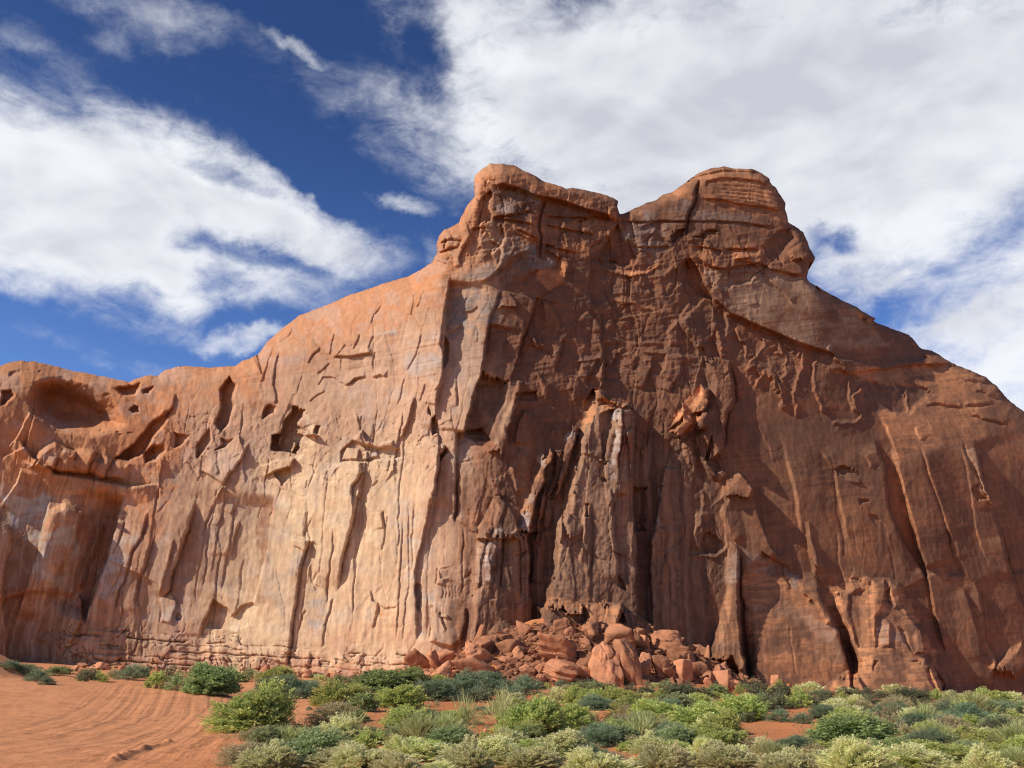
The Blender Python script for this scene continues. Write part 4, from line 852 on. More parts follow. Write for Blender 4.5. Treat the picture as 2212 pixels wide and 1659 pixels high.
for crop, pts, col, s, e in [
    ('a', [(450, 1270), (1000, 1250), (1400, 1220), (1380, 1420), (1250, 1660), (1060, 1660), (900, 1400), (560, 1450), (430, 1660), (330, 1660)], ORANGE * 1.05, .9, 14),
    ('g', [(980, -40), (1280, -40), (1200, 150), (1100, 220), (980, 260), (900, 200)], ORANGE, .8, 14),
    ('g', [(300, 200), (560, 160), (540, 400), (400, 605), (250, 590), (250, 400)], GREY, .85, 9),
    ('g', [(0, -40), (360, -40), (260, 420), (100, 200)], GREY, .85, 10),
    ('g', [(840, 60), (1000, 200), (960, 330), (860, 600), (700, 660), (640, 640), (760, 380)], GREY, .85, 14),
    ('g', [(1130, 660), (1190, 620), (1260, 740), (1300, 760), (1220, 860), (1140, 850)], GREY, .6, 8),
    ('g', [(640, 660), (830, 640), (960, 700), (900, 830), (600, 830)], ORANGE, .3, 14),
    ('g', [(-60, 620), (400, 600), (600, 660), (560, 760), (470, 980), (370, 1160), (-60, 1160)], RED, .6, 16),
    ('g', [(560, 120), (860, 0), (690, 590), (600, 830), (520, 780)], RED, .65, 12),
    ('g', [(1840, -40), (1935, -40), (1885, 330), (1800, 690)], RED, .6, 8),
    ('g', [(1500, 760), (1640, 780), (1790, 740), (1880, 700), (1980, 900), (2100, 940), (2060, 1000), (1500, 960), (1430, 940)], PALE, .75, 12),
    ('b', [(690, 1010), (740, 1130), (780, 1210), (740, 1300), (640, 1420), (600, 1540), (640, 1660), (440, 1660), (480, 1560), (620, 1340), (690, 1230)], PALE, .9, 10),
    ('b', [(400, 1280), (560, 1300), (620, 1240), (700, 1180), (640, 1120), (600, 1150), (480, 1210)], PALE * .9, .7, 8),
    ('h', [(180, -40), (780, -40), (760, 200), (690, 640), (460, 720), (430, 500), (380, 280), (220, 60)], PALE, .55, 26),
    ('h', [(800, 0), (1100, 0), (1000, 300), (720, 560), (760, 300)], PALE, .5, 40),
    ('h', [(620, 940), (1290, 900), (1300, 1130), (560, 1130)], ORANGE * 1.1, .35, 24),
    ('h', [(1080, 80), (1350, 60), (1290, 420), (1270, 640), (1100, 620), (1140, 300)], GREY * 1.12, .55, 30),
    ('h', [(460, 760), (640, 740), (600, 960), (520, 1000), (440, 940)], GREY, .75, 8),
    ('h', [(330, 380), (420, 400), (370, 560), (270, 560)], GREY, .6, 8),
    ('h', [(650, 800), (960, 820), (930, 920), (620, 920)], GREY * 1.08, .5, 12),
    ('h', [(1000, 820), (1060, 850), (1135, 815), (1125, 880), (1080, 905), (1000, 905)], ORANGE * 1.25, .9, 4),
    ('h', [(1140, 340), (1230, 330), (1260, 440), (1160, 420)], ORANGE, .4, 10),
    ('h', [(1300, 700), (1450, 700), (1420, 1000), (1310, 1060)], GREY, .85, 9),
    ('b', [(1250, 380), (1390, 390), (1380, 430), (1260, 410)], GREY, .7, 8),
    ('b', [(1440, 430), (1740, 380), (1720, 760), (1480, 780)], GREY, .55, 24),
    ('b', [(1110, 1300), (1240, 1320), (1230, 1380), (1120, 1370)], GREY, .6, 5),
    ('b', [(380, 600), (660, 480), (700, 560), (470, 800), (360, 800)], GREY, .3, 20),
    ('b', [(1790, 20), (2000, 20), (2060, 500), (1990, 840), (1900, 900), (1780, 640)], GREY * .8, .55, 20),
    ('c', [(660, 480), (860, 470), (850, 570), (680, 580)], GREY * .85, .8, 6),
    ('c', [(650, 390), (900, 370), (1060, 440), (1040, 520), (870, 520), (690, 440)], GREY * .8, .5, 10),
    ('c', [(330, 1080), (540, 1000), (900, 930), (1020, 900), (1210, 950), (1000, 1010), (760, 1080), (720, 1400), (500, 1660), (290, 1660), (310, 1300)], GREY * .62, .6, 26),
    ('c', [(700, 900), (860, 760), (1030, 800), (1020, 900), (860, 900), (740, 980)], GREY * .75, .6, 8),
    ('c', [(0, 1060), (230, 870), (450, 800), (480, 900), (330, 1080), (200, 1180), (0, 1300)], ORANGE * 1.08, .75, 20),
    ('c', [(420, 650), (540, 420), (520, 300), (700, 170), (900, 230), (1240, 370), (1640, 460), (1640, 600), (1250, 480), (860, 350), (640, 380), (560, 470), (500, 700), (250, 870)], ORANGE * .93, .8, 10),
    ('c', [(600, 700), (1000, 650), (1440, 620), (1640, 640), (1640, 820), (1300, 900), (1060, 800), (760, 720)], ORANGE * .85, .6, 16),
    ('c', [(1040, 1010), (1200, 1010), (1240, 1100), (1120, 1160), (1010, 1140)], ORANGE * .95, .8, 14),
    ('c', [(1180, 890), (1250, 930), (1260, 1080), (1210, 1060)], ORANGE, .7, 8),
    ('c', [(1640, 1000), (1860, 1010), (1990, 920), (1960, 990), (1860, 1050), (1700, 1050)], ORANGE * 1.05, .8, 5),
    ('c', [(1580, 1230), (1700, 1200), (1960, 1340), (1940, 1370), (1700, 1290)], ORANGE, .7, 10),
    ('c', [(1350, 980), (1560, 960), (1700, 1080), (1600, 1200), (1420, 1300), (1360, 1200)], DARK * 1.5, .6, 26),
    ('d', [(110, 560), (350, 470), (660, 240), (900, 200), (1200, 260), (1370, 500), (1390, 640), (700, 450), (400, 470), (200, 560)], ORANGE * .92, .85, 12),
    ('d', [(240, 500), (640, 470), (560, 640), (230, 660)], GREY * .75, .45, 16),
    ('d', [(660, 520), (1060, 560), (1090, 640), (620, 640)], GREY * .62, .45, 20),
    ('d', [(60, 660), (450, 640), (470, 830), (330, 960), (100, 800)], GREY * .85, .5, 20),
    ('d', [(660, 830), (1160, 820), (1240, 960), (1060, 960), (880, 1010), (660, 900)], ORANGE * .8, .6, 18),
    ('d', [(1370, 830), (1530, 780), (1560, 900), (1380, 930)], ORANGE * .8, .6, 14),
    ('d', [(680, 1000), (900, 1020), (1160, 970), (1540, 1090), (1900, 1300), (2200, 1600), (1660, 1640), (1150, 1440), (930, 1340), (760, 1150)], TAN * .72, .75, 14),
    ('d', [(1620, 1170), (1830, 1260), (1930, 1400), (1700, 1330)], RED, .5, 16),
    ('d', [(1930, 1290), (2070, 1388), (1990, 1430), (1930, 1370)], ORANGE, .7, 4),
    ('f', [(930, 260), (1330, 250), (1700, 225), (2010, 370), (2120, 480), (2000, 640), (1900, 720), (1620, 800), (1340, 770), (1240, 560), (1540, 500), (1640, 400), (1140, 330)], ORANGE * .92, .8, 12),
    ('f', [(1000, 1170), (1310, 1190), (1400, 1400), (1300, 1520), (860, 1440), (780, 1260)], ORANGE * .72, .55, 20),
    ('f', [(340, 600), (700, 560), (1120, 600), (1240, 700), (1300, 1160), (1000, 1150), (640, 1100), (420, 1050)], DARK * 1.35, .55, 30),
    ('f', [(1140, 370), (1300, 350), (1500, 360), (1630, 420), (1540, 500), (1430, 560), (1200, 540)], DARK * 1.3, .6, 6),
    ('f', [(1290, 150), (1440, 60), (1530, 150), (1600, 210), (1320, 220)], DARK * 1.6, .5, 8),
    ('f', [(1320, 260), (1420, 900), (1480, 1300), (1560, 1560), (1500, 1500), (1420, 1200), (1360, 950)], ORANGE, .55, 8),
    ('f', [(1290, 890), (1330, 900), (1460, 1250), (1560, 1560), (1440, 1420), (1320, 1180)], RED * .9, .8, 6),
    ('f', [(1810, 780), (1900, 800), (1990, 1160), (1940, 1100)], TAN * .8, .8, 6),
    ('j', [(350, 250), (760, 300), (860, 430), (1040, 890), (880, 1000), (420, 980), (370, 700)], ORANGE * .98, .88, 14),
    ('j', [(350, 100), (560, 180), (560, 270), (360, 240)], GREY * .72, .7, 8),
    ('j', [(620, 240), (740, 260), (740, 340), (700, 350)], GREY * .72, .7, 6),
    ('j', [(370, 480), (640, 450), (960, 640), (1000, 800), (640, 560)], GREY * .62, .45, 12),
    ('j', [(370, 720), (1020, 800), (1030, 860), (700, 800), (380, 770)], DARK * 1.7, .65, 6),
    ('j', [(400, 880), (960, 860), (960, 980), (420, 960)], RED * .8, .5, 14),
    ('j', [(215, 170), (330, 100), (330, 330), (225, 360)], GREY * .8, .75, 6),
    ('j', [(150, 720), (350, 730), (360, 770), (160, 760)], GREY * .6, .6, 4),
    ('j', [(110, 850), (220, 380), (330, 400), (350, 700), (400, 970)], ORANGE * .95, .75, 10),
    ('j', [(900, 420), (1060, 290), (1400, 320), (1560, 660), (1700, 1090), (880, 1090), (1060, 910)], ORANGE * 1.12, .9, 10),
    ('j', [(1060, 400), (1180, 380), (1190, 700), (1090, 780)], BROWN, .8, 8),
    ('j', [(1240, 560), (1330, 620), (1320, 740), (1230, 740)], GREY * .8, .5, 8),
    ('j', [(1330, 640), (1440, 660), (1440, 740), (1340, 720)], GREY * .7, .5, 8),
    ('j', [(1960, 900), (2100, 760), (2212, 690), (2212, 900)], ORANGE * .95, .7, 10),
    ('e', [(430, 420), (620, 400), (600, 560), (480, 1000), (430, 880)], TAN * .85, .6, 12),
    ('e', [(0, 80), (360, 20), (290, 420), (200, 780), (130, 1100), (120, 1660), (-60, 1660), (0, 800)], TAN * .92, .65, 14),
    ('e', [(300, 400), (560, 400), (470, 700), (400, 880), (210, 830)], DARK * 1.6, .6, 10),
    ('e', [(1150, 560), (1210, 470), (1350, 540), (1480, 600), (1400, 640), (1250, 650), (1180, 700), (1080, 870), (1130, 690)], ORANGE * 1.05, .85, 4),  # sunlit left and upper edge of the pillar, painted as brighter orange
    ('e', [(1380, 640), (1440, 640), (1420, 900), (1400, 1150), (1330, 1150), (1350, 850)], GREY * 1.15, .75, 3),
    ('e', [(1440, 640), (1530, 680), (1520, 1300), (1540, 1660), (1390, 1660), (1410, 1200)], RED, .75, 4),
    ('e', [(870, 935), (892, 960), (830, 1100), (740, 1420), (700, 1590), (590, 1600), (740, 1160)], ORANGE * 1.1, .6, 4),  # orange of the flake, with its sunlit side put into the colour
    ('m', [(820, 40), (910, 60), (890, 260), (790, 300)], GREY * 1.0, .85, 4),
    ('m', [(730, 400), (830, 420), (800, 620), (650, 620)], GREY * 1.0, .8, 4),
    ('l', [(340, 1130), (410, 1140), (390, 1330), (310, 1260)], GREY * 1.05, .85, 4),
    ('l', [(640, 830), (800, 800), (810, 900), (640, 920)], GREY * .95, .8, 4),
    ('m', [(190, 650), (440, 640), (420, 800), (320, 1050), (290, 1400), (180, 1400), (60, 1200), (110, 900)], GREY * 1.0, .75, 6),
    ('m', [(150, 740), (240, 760), (130, 1140), (60, 1120)], ORANGE, .4, 6),
    ('e', [(1800, 780), (1880, 650), (2050, 440), (2115, 470), (2100, 640), (1990, 760), (1900, 840)], ORANGE * 1.15, .8, 6),
    ('n', [(900, 20), (950, 0), (880, 590), (830, 590)], GREY * 1.15, .8, 3),
    ('n', [(760, 740), (830, 600), (860, 700), (790, 800), (790, 1660), (755, 1660)], TAN * 1.1, .8, 3),
    ('i', [(838, 325), (940, 285), (1270, 310), (1350, 320), (1340, 450), (1110, 470), (1110, 390), (900, 350)], ORANGE * 1.1, .8, 5),
]:
    m = soft(crop, pts, e * KZ)
    s = s * (.8 if col is GREY and crop in 'cd' else 1)
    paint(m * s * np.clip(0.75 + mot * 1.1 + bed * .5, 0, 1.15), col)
# beds of orange showing through the varnish of the right wall, and varnish runs on every steep wall
low = right * smooth((PY - 900) / 120)
paint(low * smooth((bed + mot * .6 - .12) / .35) * (.5 + .2 * calm), ORANGE * .72)
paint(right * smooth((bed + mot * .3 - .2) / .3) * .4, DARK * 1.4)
paint(low * (1 - .7 * calm) * smooth((run - .05) / .35) * .5, DARK * 1.2)
paint(low * (1 - .7 * calm) * smooth((-run - .12) / .35) * .35, TAN * .62)
paint((1 - right) * smooth((PY - 980) / 160) * smooth((run - .05) / .3) * .26, TAN * .66)
paint((1 - right) * smooth((PY - 940) / 160) * smooth((-run - .08) / .35) * .26, PALE)
paint((1 - right) * smooth((mot - .25) / .3) * .28, GREY)
paint((1 - right) * smooth((-mot - .2) / .3) * .12, ORANGE)
C *= (1 + 0.07 * fbm(PX / 6, PY / 14, 3, 204) + 0.14 * fbm(PX / 160, PY / 160, 3, 205))[..., None]
C = np.clip(C, .02, .9)

# ---- the mesh: every point stands at its own distance; the rock closes behind the skyline
keep = sd > -STEP * 0.75
gyy, gxx = np.gradient(sd, STEP)
push = keep & (sd < STEP * 0.55)
X2 = np.where(push, PX - sd * gxx, PX)
Y2 = np.where(push, PY - sd * gyy, PY)
DD = ray(X2, Y2)
dist = BASE + back - H                                    # distance along the ground
P = EYE + DD * (dist / DD[..., 1])[..., None]
idx = -np.ones(PX.shape, int)
idx[keep] = np.arange(keep.sum())
V = P[keep]
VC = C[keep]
q = np.stack([idx[1:, :-1], idx[1:, 1:], idx[:-1, 1:], idx[:-1, :-1]], -1).reshape(-1, 4)
q = q[(q >= 0).all(1)]
e = np.concatenate([q[:, [0, 1]], q[:, [1, 2]], q[:, [2, 3]], q[:, [3, 0]]])
es = np.sort(e, 1)
code = es[:, 0].astype(np.int64) * len(V) + es[:, 1]
u, inv, cnt = np.unique(code, return_inverse=True, return_counts=True)
bd = e[cnt[inv] == 1]
faces = [q]
ids = np.unique(bd)
prev = {int(i): int(i) for i in ids}
lut = np.full(len(V), -1)
centre_x = 0.0
last = ids.copy()
prev_lut = np.arange(len(V))
for dyb, dzb, sq in ((2.5, -0.35, .999), (9.0, -2.0, .995), (25.0, -7.0, .97), (60.0, -22.0, .90)):
    nv = V[ids].copy()
    nv[:, 1] += dyb
    nv[:, 2] = np.maximum(nv[:, 2] + dzb * np.clip((nv[:, 2] + 4) / 30, 0, 1), -8)
    nv[:, 0] *= sq
    base_n = len(VC)
    new_lut = np.full(len(V) if len(prev_lut) < len(V) else len(prev_lut), -1)
    new_lut[ids] = np.arange(len(ids)) + base_n
    faces.append(np.stack([prev_lut[bd[:, 1]], prev_lut[bd[:, 0]], new_lut[bd[:, 0]], new_lut[bd[:, 1]]], -1))
    VC = np.concatenate([VC, VC[ids]])
    extra = nv if 'extra' not in globals() else np.concatenate([extra, nv])
    prev_lut = new_lut
VALL = np.concatenate([V, extra])
FALL = np.concatenate(faces)


def grid_mesh(name, verts, quads, colors=None, smooth_shade=True):
    me = bpy.data.meshes.new(name)
    me.vertices.add(len(verts))
    me.vertices.foreach_set('co', np.asarray(verts, np.float32).ravel())
    k = quads.shape[1]
    me.loops.add(quads.size)
    me.loops.foreach_set('vertex_index', quads.astype(np.int32).ravel())
    me.polygons.add(len(quads))
    me.polygons.foreach_set('loop_start', np.arange(0, quads.size, k, dtype=np.int32))
    me.polygons.foreach_set('loop_total', np.full(len(quads), k, np.int32))
    me.polygons.foreach_set('use_smooth', np.full(len(quads), smooth_shade, bool))
    if colors is not None:
        at = me.color_attributes.new('rock', 'FLOAT_COLOR', 'POINT')
        at.data.foreach_set('color', np.concatenate([colors, np.ones((len(colors), 1))], 1).astype(np.float32).ravel())
    me.update(calc_edges=True)
    me.validate()
    return me


def material(name):
    m = bpy.data.materials.new(name)
    m.use_nodes = True
    m.node_tree.nodes.clear()
    n = Nodes(m.node_tree)
    out = n.new('ShaderNodeOutputMaterial')
    bs = n.new('ShaderNodeBsdfPrincipled')
    bs.inputs['Roughness'].default_value = 0.92
    bs.inputs['Specular IOR Level'].default_value = 0.15
    n.link(bs.outputs[0], out.inputs['Surface'])
    return m, n, bs


def bump(n, bs, height, strength, distance):
    b = n.new('ShaderNodeBump')
    b.inputs['Strength'].default_value = strength
    b.inputs['Distance'].default_value = distance
    n.link(height, b.inputs['Height'])
    n.link(b.outputs[0], bs.inputs['Normal'])


def rock_material(name, attr=True, col=(.5, .25, .13), scale=1.0):
    m, n, bs = material(name)
    t = n.new('ShaderNodeTexCoord')
    obj = t.outputs['Object']
    fine = n.noise(n.mapping(obj, sc=(1, 1, .45)) if attr else obj, 1.7 * scale, 6, 0.6)
    grain = n.noise(obj, 5.0 * scale, 4, 0.55)
    bedm = n.mapping(obj, rot=(0.06, 0.10, 0), sc=(.25, .25, 3.4))
    beds = n.noise(bedm, 1.4 * scale, 6, 0.6, 0.6)
    if attr:
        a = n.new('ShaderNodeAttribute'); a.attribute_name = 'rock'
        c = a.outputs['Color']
    else:
        oi = n.new('ShaderNodeObjectInfo')
        c = n.mix(oi.outputs['Random'], tuple(np.array(col) * .6), tuple(np.array(col) * 1.3))
        c = n.mix(n.ramp(n.noise(obj, .9 * scale, 5), .46, .60, 0, .65), c, (.62 * col[0], .66 * col[1], .72 * col[2]))
    c = n.mix(1.0, c, n.mix(n.ramp(fine, .3, .7), (.88, .88, .88), (1.12, 1.11, 1.10)), 'MULTIPLY')
    c = n.mix(n.math('MULTIPLY', n.ramp(beds, .5, .68), .10 if attr else .35), c, n.mix(1.0, c, (.70, .66, .64), 'MULTIPLY'))
    n.link(c, bs.inputs['Base Color'])
    vo = n.new('ShaderNodeTexVoronoi'); vo.feature = 'F1'; vo.inputs['Scale'].default_value = 1.1 * scale
    n.link(n.vmath('ADD', n.mapping(obj, sc=(1, 1, .4)), n.vmath('SCALE', n.noise(obj, .8, 2, out='Color'), scale=.5)), vo.inputs['Vector'])
    fine = n.math('ADD', fine, n.math('MULTIPLY', vo.outputs['Distance'], 1.1))
    h = n.math('ADD', n.math('MULTIPLY', fine, 1.0), n.math('ADD', n.math('MULTIPLY', grain, .35), n.math('MULTIPLY', beds, .25 if attr else .8)))
    bump(n, bs, h, 0.5, 0.06 / scale)
    return m


def link(name, me, mats=None, parent=None, **props):
    o = bpy.data.objects.new(name, me)
    COL.objects.link(o)
    if mats is not None and me is not None:
        for m_ in (mats if isinstance(mats, (list, tuple)) else [mats]):
            me.materials.append(m_)
    o.parent = parent
    for k_, v_ in props.items():
        o[k_] = v_
    return o


ROCK = rock_material('varnished sandstone')
# the butte is one rock; its knobs, pillars, buttresses and layered foot are named parts of it
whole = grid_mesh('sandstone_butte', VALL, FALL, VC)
nor = np.zeros(len(VALL) * 3, np.float32)
whole.vertex_normals.foreach_get('vector', nor)
nor = nor.reshape(-1, 3)
fpx, fpy = X2[keep][q].mean(1), Y2[keep][q].mean(1)
PARTS = [('summit_knob', 'rust red left summit knob with a blocky overhanging cap', 'z', [(930, 575), (1000, 400), (1020, 330), (1200, 340), (1345, 425), (1339, 470), (1335, 560), (1180, 545), (1040, 520)]),
         ('summit_knob', 'right summit knob, domed and layered, with a beak-like nose', 'z', [(1339, 455), (1400, 420), (1550, 330), (1720, 380), (1790, 560), (1745, 610), (1600, 580), (1450, 545), (1340, 565)]),
         ('rock_pillar', 'broad pillar with a pale lit strip before the dark recess', 'e', [(1205, 470), (1250, 480), (1350, 545), (1480, 600), (1520, 655), (1535, 1000), (1515, 1300), (1540, 1660), (1550, 2180), (760, 2180), (905, 1480), (960, 1400), (1000, 1180), (1045, 960), (1060, 880), (1130, 680), (1150, 560)]),
         ('rock_pillar', 'slender tapering pillar at the left of the orange buttress', 'j', [(245, 80), (265, 50), (320, 90), (330, 200), (330, 460), (350, 760), (400, 1100), (100, 1100), (105, 740), (150, 640), (200, 520), (230, 360), (215, 170)]),
         ('rock_buttress', 'wide orange buttress leaning on the right wall', 'j', [(350, 240), (480, 130), (560, 180), (700, 240), (830, 285), (880, 400), (950, 570), (1000, 700), (1062, 920), (1060, 1150), (408, 1150), (360, 760), (340, 500)]),
         ('rock_buttress', 'mitten-shaped block standing out at the lower right', 'j', [(918, 430), (960, 390), (1010, 355), (1060, 290), (1180, 285), (1310, 288), (1400, 330), (1415, 470), (1500, 590), (1570, 800), (1700, 1150), (1070, 1150), (1080, 900), (1010, 720), (960, 560)]),
         ('layered_foot', 'thin-bedded pale ledges along the left foot', 'z', [(130, 1350), (300, 1352), (500, 1368), (700, 1385), (930, 1398), (930, 1540), (110, 1540)])]
which = np.zeros(len(FALL), int)
for pi, (nm, lab, crop, pts) in enumerate(PARTS):
    hit = inside(fpx, fpy, Z(crop, pts)) & (which[:len(q)] == 0)
    which[:len(q)][hit] = pi + 1


def piece(name, sel):
    used, inv_ = np.unique(FALL[sel], return_inverse=True)
    me = grid_mesh(name, VALL[used], inv_.reshape(-1, 4), VC[used])
    if len(me.vertices) == len(used):
        me.normals_split_custom_set_from_vertices(nor[used].tolist())
    return me


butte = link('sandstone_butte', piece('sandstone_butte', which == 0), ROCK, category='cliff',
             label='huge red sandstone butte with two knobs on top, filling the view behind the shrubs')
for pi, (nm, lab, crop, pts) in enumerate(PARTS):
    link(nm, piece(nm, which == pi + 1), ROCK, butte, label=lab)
bpy.data.meshes.remove(whole)

# ------------------------------------------------------------------ the ground
def slope_of(py):
    d = ray(1106.0, py)
    return d[..., 2] / d[..., 1]


def t_of(px, py=1450.0):
    d = ray(px, py)
    return d[..., 0] / d[..., 1]


CONTACT = np.array([(-400, 1425), (-150, 1425), (0, 1428), (130, 1434), (300, 1447), (500, 1457), (620, 1465), (800, 1457), (900, 1462), (1100, 1476), (1300, 1480), (1500, 1481),
                    (1650, 1481), (1780, 1488), (2060, 1507), (2212, 1503), (2500, 1503)], float)
CT = t_of(CONTACT[:, 0])


def wall_dist(t):
    return np.interp(t, _t, _y)


CZ = 1.7 + wall_dist(CT) * slope_of(CONTACT[:, 1])
MX = t_of(np.array([860, 960, 1060, 1150, 1260, 1380, 1480, 1560, 1640.]))
MH = np.array([0, 1.8, 4.4, 6.2, 7.2, 6.6, 4.4, 1.8, 0.])


def road_frame(x, y):
    """across and along the two bundles of wheel tracks"""
    out = []
    for pts in ROADS:
        d, t, side = seg_dist(x, y, pts, False)
        out.append((np.where(side > 0, d, -d), t))
    return out


def ground_point(px, py, z=0.0):
    s = slope_of(py)
    d = (z - 1.7) / s
    return float(t_of(px, py) * d), float(d)


ROADS = [np.array([ground_point(*q) for q in [(395, 1492), (430, 1512), (430, 1545), (390, 1580), (300, 1612), (140, 1640), (-60, 1660), (-400, 1690)]]),
         np.array([ground_point(*q) for q in [(300, 1490), (270, 1520), (215, 1560), (90, 1600), (-100, 1630)]]),
         np.array([ground_point(*q) for q in [(470, 1495), (470, 1530), (420, 1580), (330, 1640), (200, 1720)]])]


def gz(x, y, fine=False):
    x = np.asarray(x, float); y = np.asarray(y, float)
    yy = np.maximum(y, 1.0)
    t = x / yy
    wd = wall_dist(t)
    far = np.interp(t, CT, CZ)
    z = far * np.clip(yy / wd, 0, 1.0) ** 1.4
    left = smooth((-0.26 - t) / 0.08) * smooth((yy - 20) / 10)
    z = z + left * (0.42 * np.exp(-((yy - 43) / 8.0) ** 2) - 0.55 * np.exp(-((yy - 66) / 14.0) ** 2))
    bank = 2.5 - 0.47 * np.sqrt((x + 29.8) ** 2 + ((y - 48.5) * .85) ** 2)
    z = z + np.log1p(np.exp(bank / 0.12)) * 0.12 * smooth((y - 30) / 6)
    z = z + np.interp(t, MX, MH) * smooth((yy - wd + 16.5) / 15) * smooth((150 - yy) / 20)
    z = z + fbm(x / 9.0, y / 9.0, 3, 301) * 0.16 * smooth((yy - 10) / 12) * smooth((t + 0.34) / 0.06)
    z = z + fbm(x / 2.6, y / 2.6, 3, 302) * 0.035
    if fine:
        z = z + fbm(x / 0.5, y / 0.5, 3, 303) * 0.010
        for i, (u, v) in enumerate(road_frame(x, y)):
            wdt = (2.6, 2.0, 1.6)[i]
            m = smooth((wdt - np.abs(u)) / 1.2) * smooth(v / .04) * smooth((yy - 8) / 5)
            z = z + m * (fbm(u / 0.26, v * 2.2, 2, 310 + i) * 0.006 + fbm(u / 0.09, v * 5, 2, 320 + i) * 0.010 - 0.014 * np.exp(-((np.abs(u + .1) - .75) / .17) ** 2) - .016 * np.exp(-((np.abs(u - .5) - .8) / .13) ** 2))
        z = z + smooth((-0.18 - t) / 0.1) * smooth((42 - yy) / 8) * (fbm(x / 1.6, y / 0.9, 5, 305, .6) * 0.024)
        u, v = seg_dist(x, y, np.array([ground_point(*q) for q in [(235, 1652), (280, 1628), (330, 1614), (362, 1603)]]), False)[0:2]
        z = z + 0.06 * np.exp(-(u / .10) ** 2) * (0.4 + smooth(fbm(x / .3, y / .3, 2, 306) + .5))
    return z


def on_ground(px, py):
    """where the line of sight of a picture point meets the ground"""
    d = ray(px, py); d = d / d[1]
    ys = np.concatenate([np.arange(4, 60, .1), np.arange(60, 140, .2)])
    h = 1.7 + ys * d[2] - gz(d[0] * ys, ys)
    hit = np.where(h < 0)[0]
    yv = ys[hit[0]] if len(hit) else 100.0
    return np.array([d[0] * yv, yv, float(gz(d[0] * yv, yv))])


rows = -1.7 / slope_of(np.arange(1452.0, 1745.0, 1.1))
rows = np.concatenate([[4000, 1500, 600, 300, 200, 160], np.arange(140, rows[0], -0.7), rows, [9, 7.5, 6, 4.5, 3, 1.5, 0.01]])
tc_ = np.concatenate([np.linspace(-3.0, -.72, 40), np.arange(-0.70, 0.7, 0.0013), np.linspace(.72, 3.0, 40)])
TT, RR = np.meshgrid(tc_, rows)
XX = TT * np.maximum(RR, 6.0)
GV = np.stack([XX, RR, gz(XX, np.maximum(RR, .5), True) - np.where(RR > 200, 2.0, 0)], -1)
back_rows = []
for yb in (-8.0, -40.0, -300.0, -3000.0):
    b_ = GV[-1].copy(); b_[:, 1] = yb; b_[:, 0] *= max(1.0, -yb / 6.0); back_rows.append(b_)
GV = np.concatenate([GV, np.array(back_rows)])
nr, nc = GV.shape[:2]
gi = np.arange(nr * nc).reshape(nr, nc)
gq = np.stack([gi[1:, :-1], gi[1:, 1:], gi[:-1, 1:], gi[:-1, :-1]], -1).reshape(-1, 4)
sand, n, bs = material('orange sand')
t = n.new('ShaderNodeTexCoord')
obj = t.outputs['Object']
big = n.noise(obj, .22, 5, .6)
mid = n.noise(obj, 1.6, 6, .62)
tiny = n.noise(obj, 22, 4, .6)
sx_ = n.new('ShaderNodeSeparateXYZ'); n.link(obj, sx_.inputs[0])
packed = n.ramp(n.math('ADD', sx_.outputs['X'], n.math('MULTIPLY', big, 5.0)), -1.0, -6.0)
c = n.mix(n.ramp(big, .38, .62), (.56, .205, .074), (.60, .235, .095))
c = n.mix(n.math('MULTIPLY', packed, .75), c, (.63, .285, .130))
c = n.mix(n.ramp(mid, .48, .66, 0, .6), c, (.45, .175, .072))
c = n.mix(n.ramp(tiny, .60, .72, 0, .30), c, (.30, .13, .07))
n.link(c, bs.inputs['Base Color'])
bump(n, bs, n.math('ADD', n.math('MULTIPLY', mid, 1.0), n.math('MULTIPLY', tiny, .35)), .9, .06)
ground = link('ground', grid_mesh('ground', GV.reshape(-1, 3), gq), sand, kind='structure')

# ------------------------------------------------------------------ boulders
def ico(level):
    bm = bmesh.new()
    bmesh.ops.create_icosphere(bm, subdivisions=level, radius=1.0)
    v = np.array([x.co[:] for x in bm.verts])
    f = np.array([[y.index for y in x.verts] for x in bm.faces])
    bm.free()
    return v, f


ICO = {k: ico(k) for k in (2, 3, 4, 5)}


def noise3(p, s, seed, octaves=4):
    return (fbm(p[:, 0] * s + p[:, 2] * s * .31 + 5, p[:, 1] * s - p[:, 2] * s * .27, octaves, seed) + fbm(p[:, 2] * s + 11, (p[:, 0] - p[:, 1]) * s * .7, octaves, seed + 9)) * .5


def boulder_mesh(name, seed, level=4, planes=13, sharp=14.0, rough=.07, bed=0.0, size=(1, 1, 1)):
    """a broken block: a ball cut by random planes, worn at its edges; size in metres (half extents)"""
    rng = np.random.default_rng(seed)
    v, f = ICO[level]
    nrm = rng.normal(size=(planes, 3)); nrm /= np.linalg.norm(nrm, axis=1)[:, None]
    nrm = np.concatenate([nrm, [[0, 0, -1], [0, 0, 1]]])
    planes_ = planes; dd = np.concatenate([rng.uniform(.50, .95, planes), [.8, .80]])
    dot = np.maximum(v @ nrm.T, 1e-3) / dd
    sharp = sharp * 2.6
    r = 1.0 / (dot ** sharp).sum(1) ** (1 / sharp)
    p = v * r[:, None]
    p = p / np.abs(p).max(0)
    rough = rough * .75
    p += v * (noise3(p, 2.2, seed % 97 + 400) * rough * 1.3 + noise3(p, 7.0, seed % 89 + 420, 3) * rough * .55)[:, None]
    co, ce = cells(p[:, 0] * 2.1 + p[:, 1] * 1.3 + 50, p[:, 2] * 2.4 - p[:, 1] * .9 + 50 + seed, seed % 31 + 470, 1.2)
    p += v * (co * rough * 1.5 - rough * .8 * np.exp(-(ce / .06) ** 2))[:, None]
    if bed:
        b = fbm(p[:, 2] * 9 + p[:, 0] * 1.2, p[:, 0] * .6 + seed, 3, seed % 50 + 440)
        p[:, :2] *= (1 + bed * b)[:, None]
    p = p * np.asarray(size)
    return grid_mesh(name, p, f)


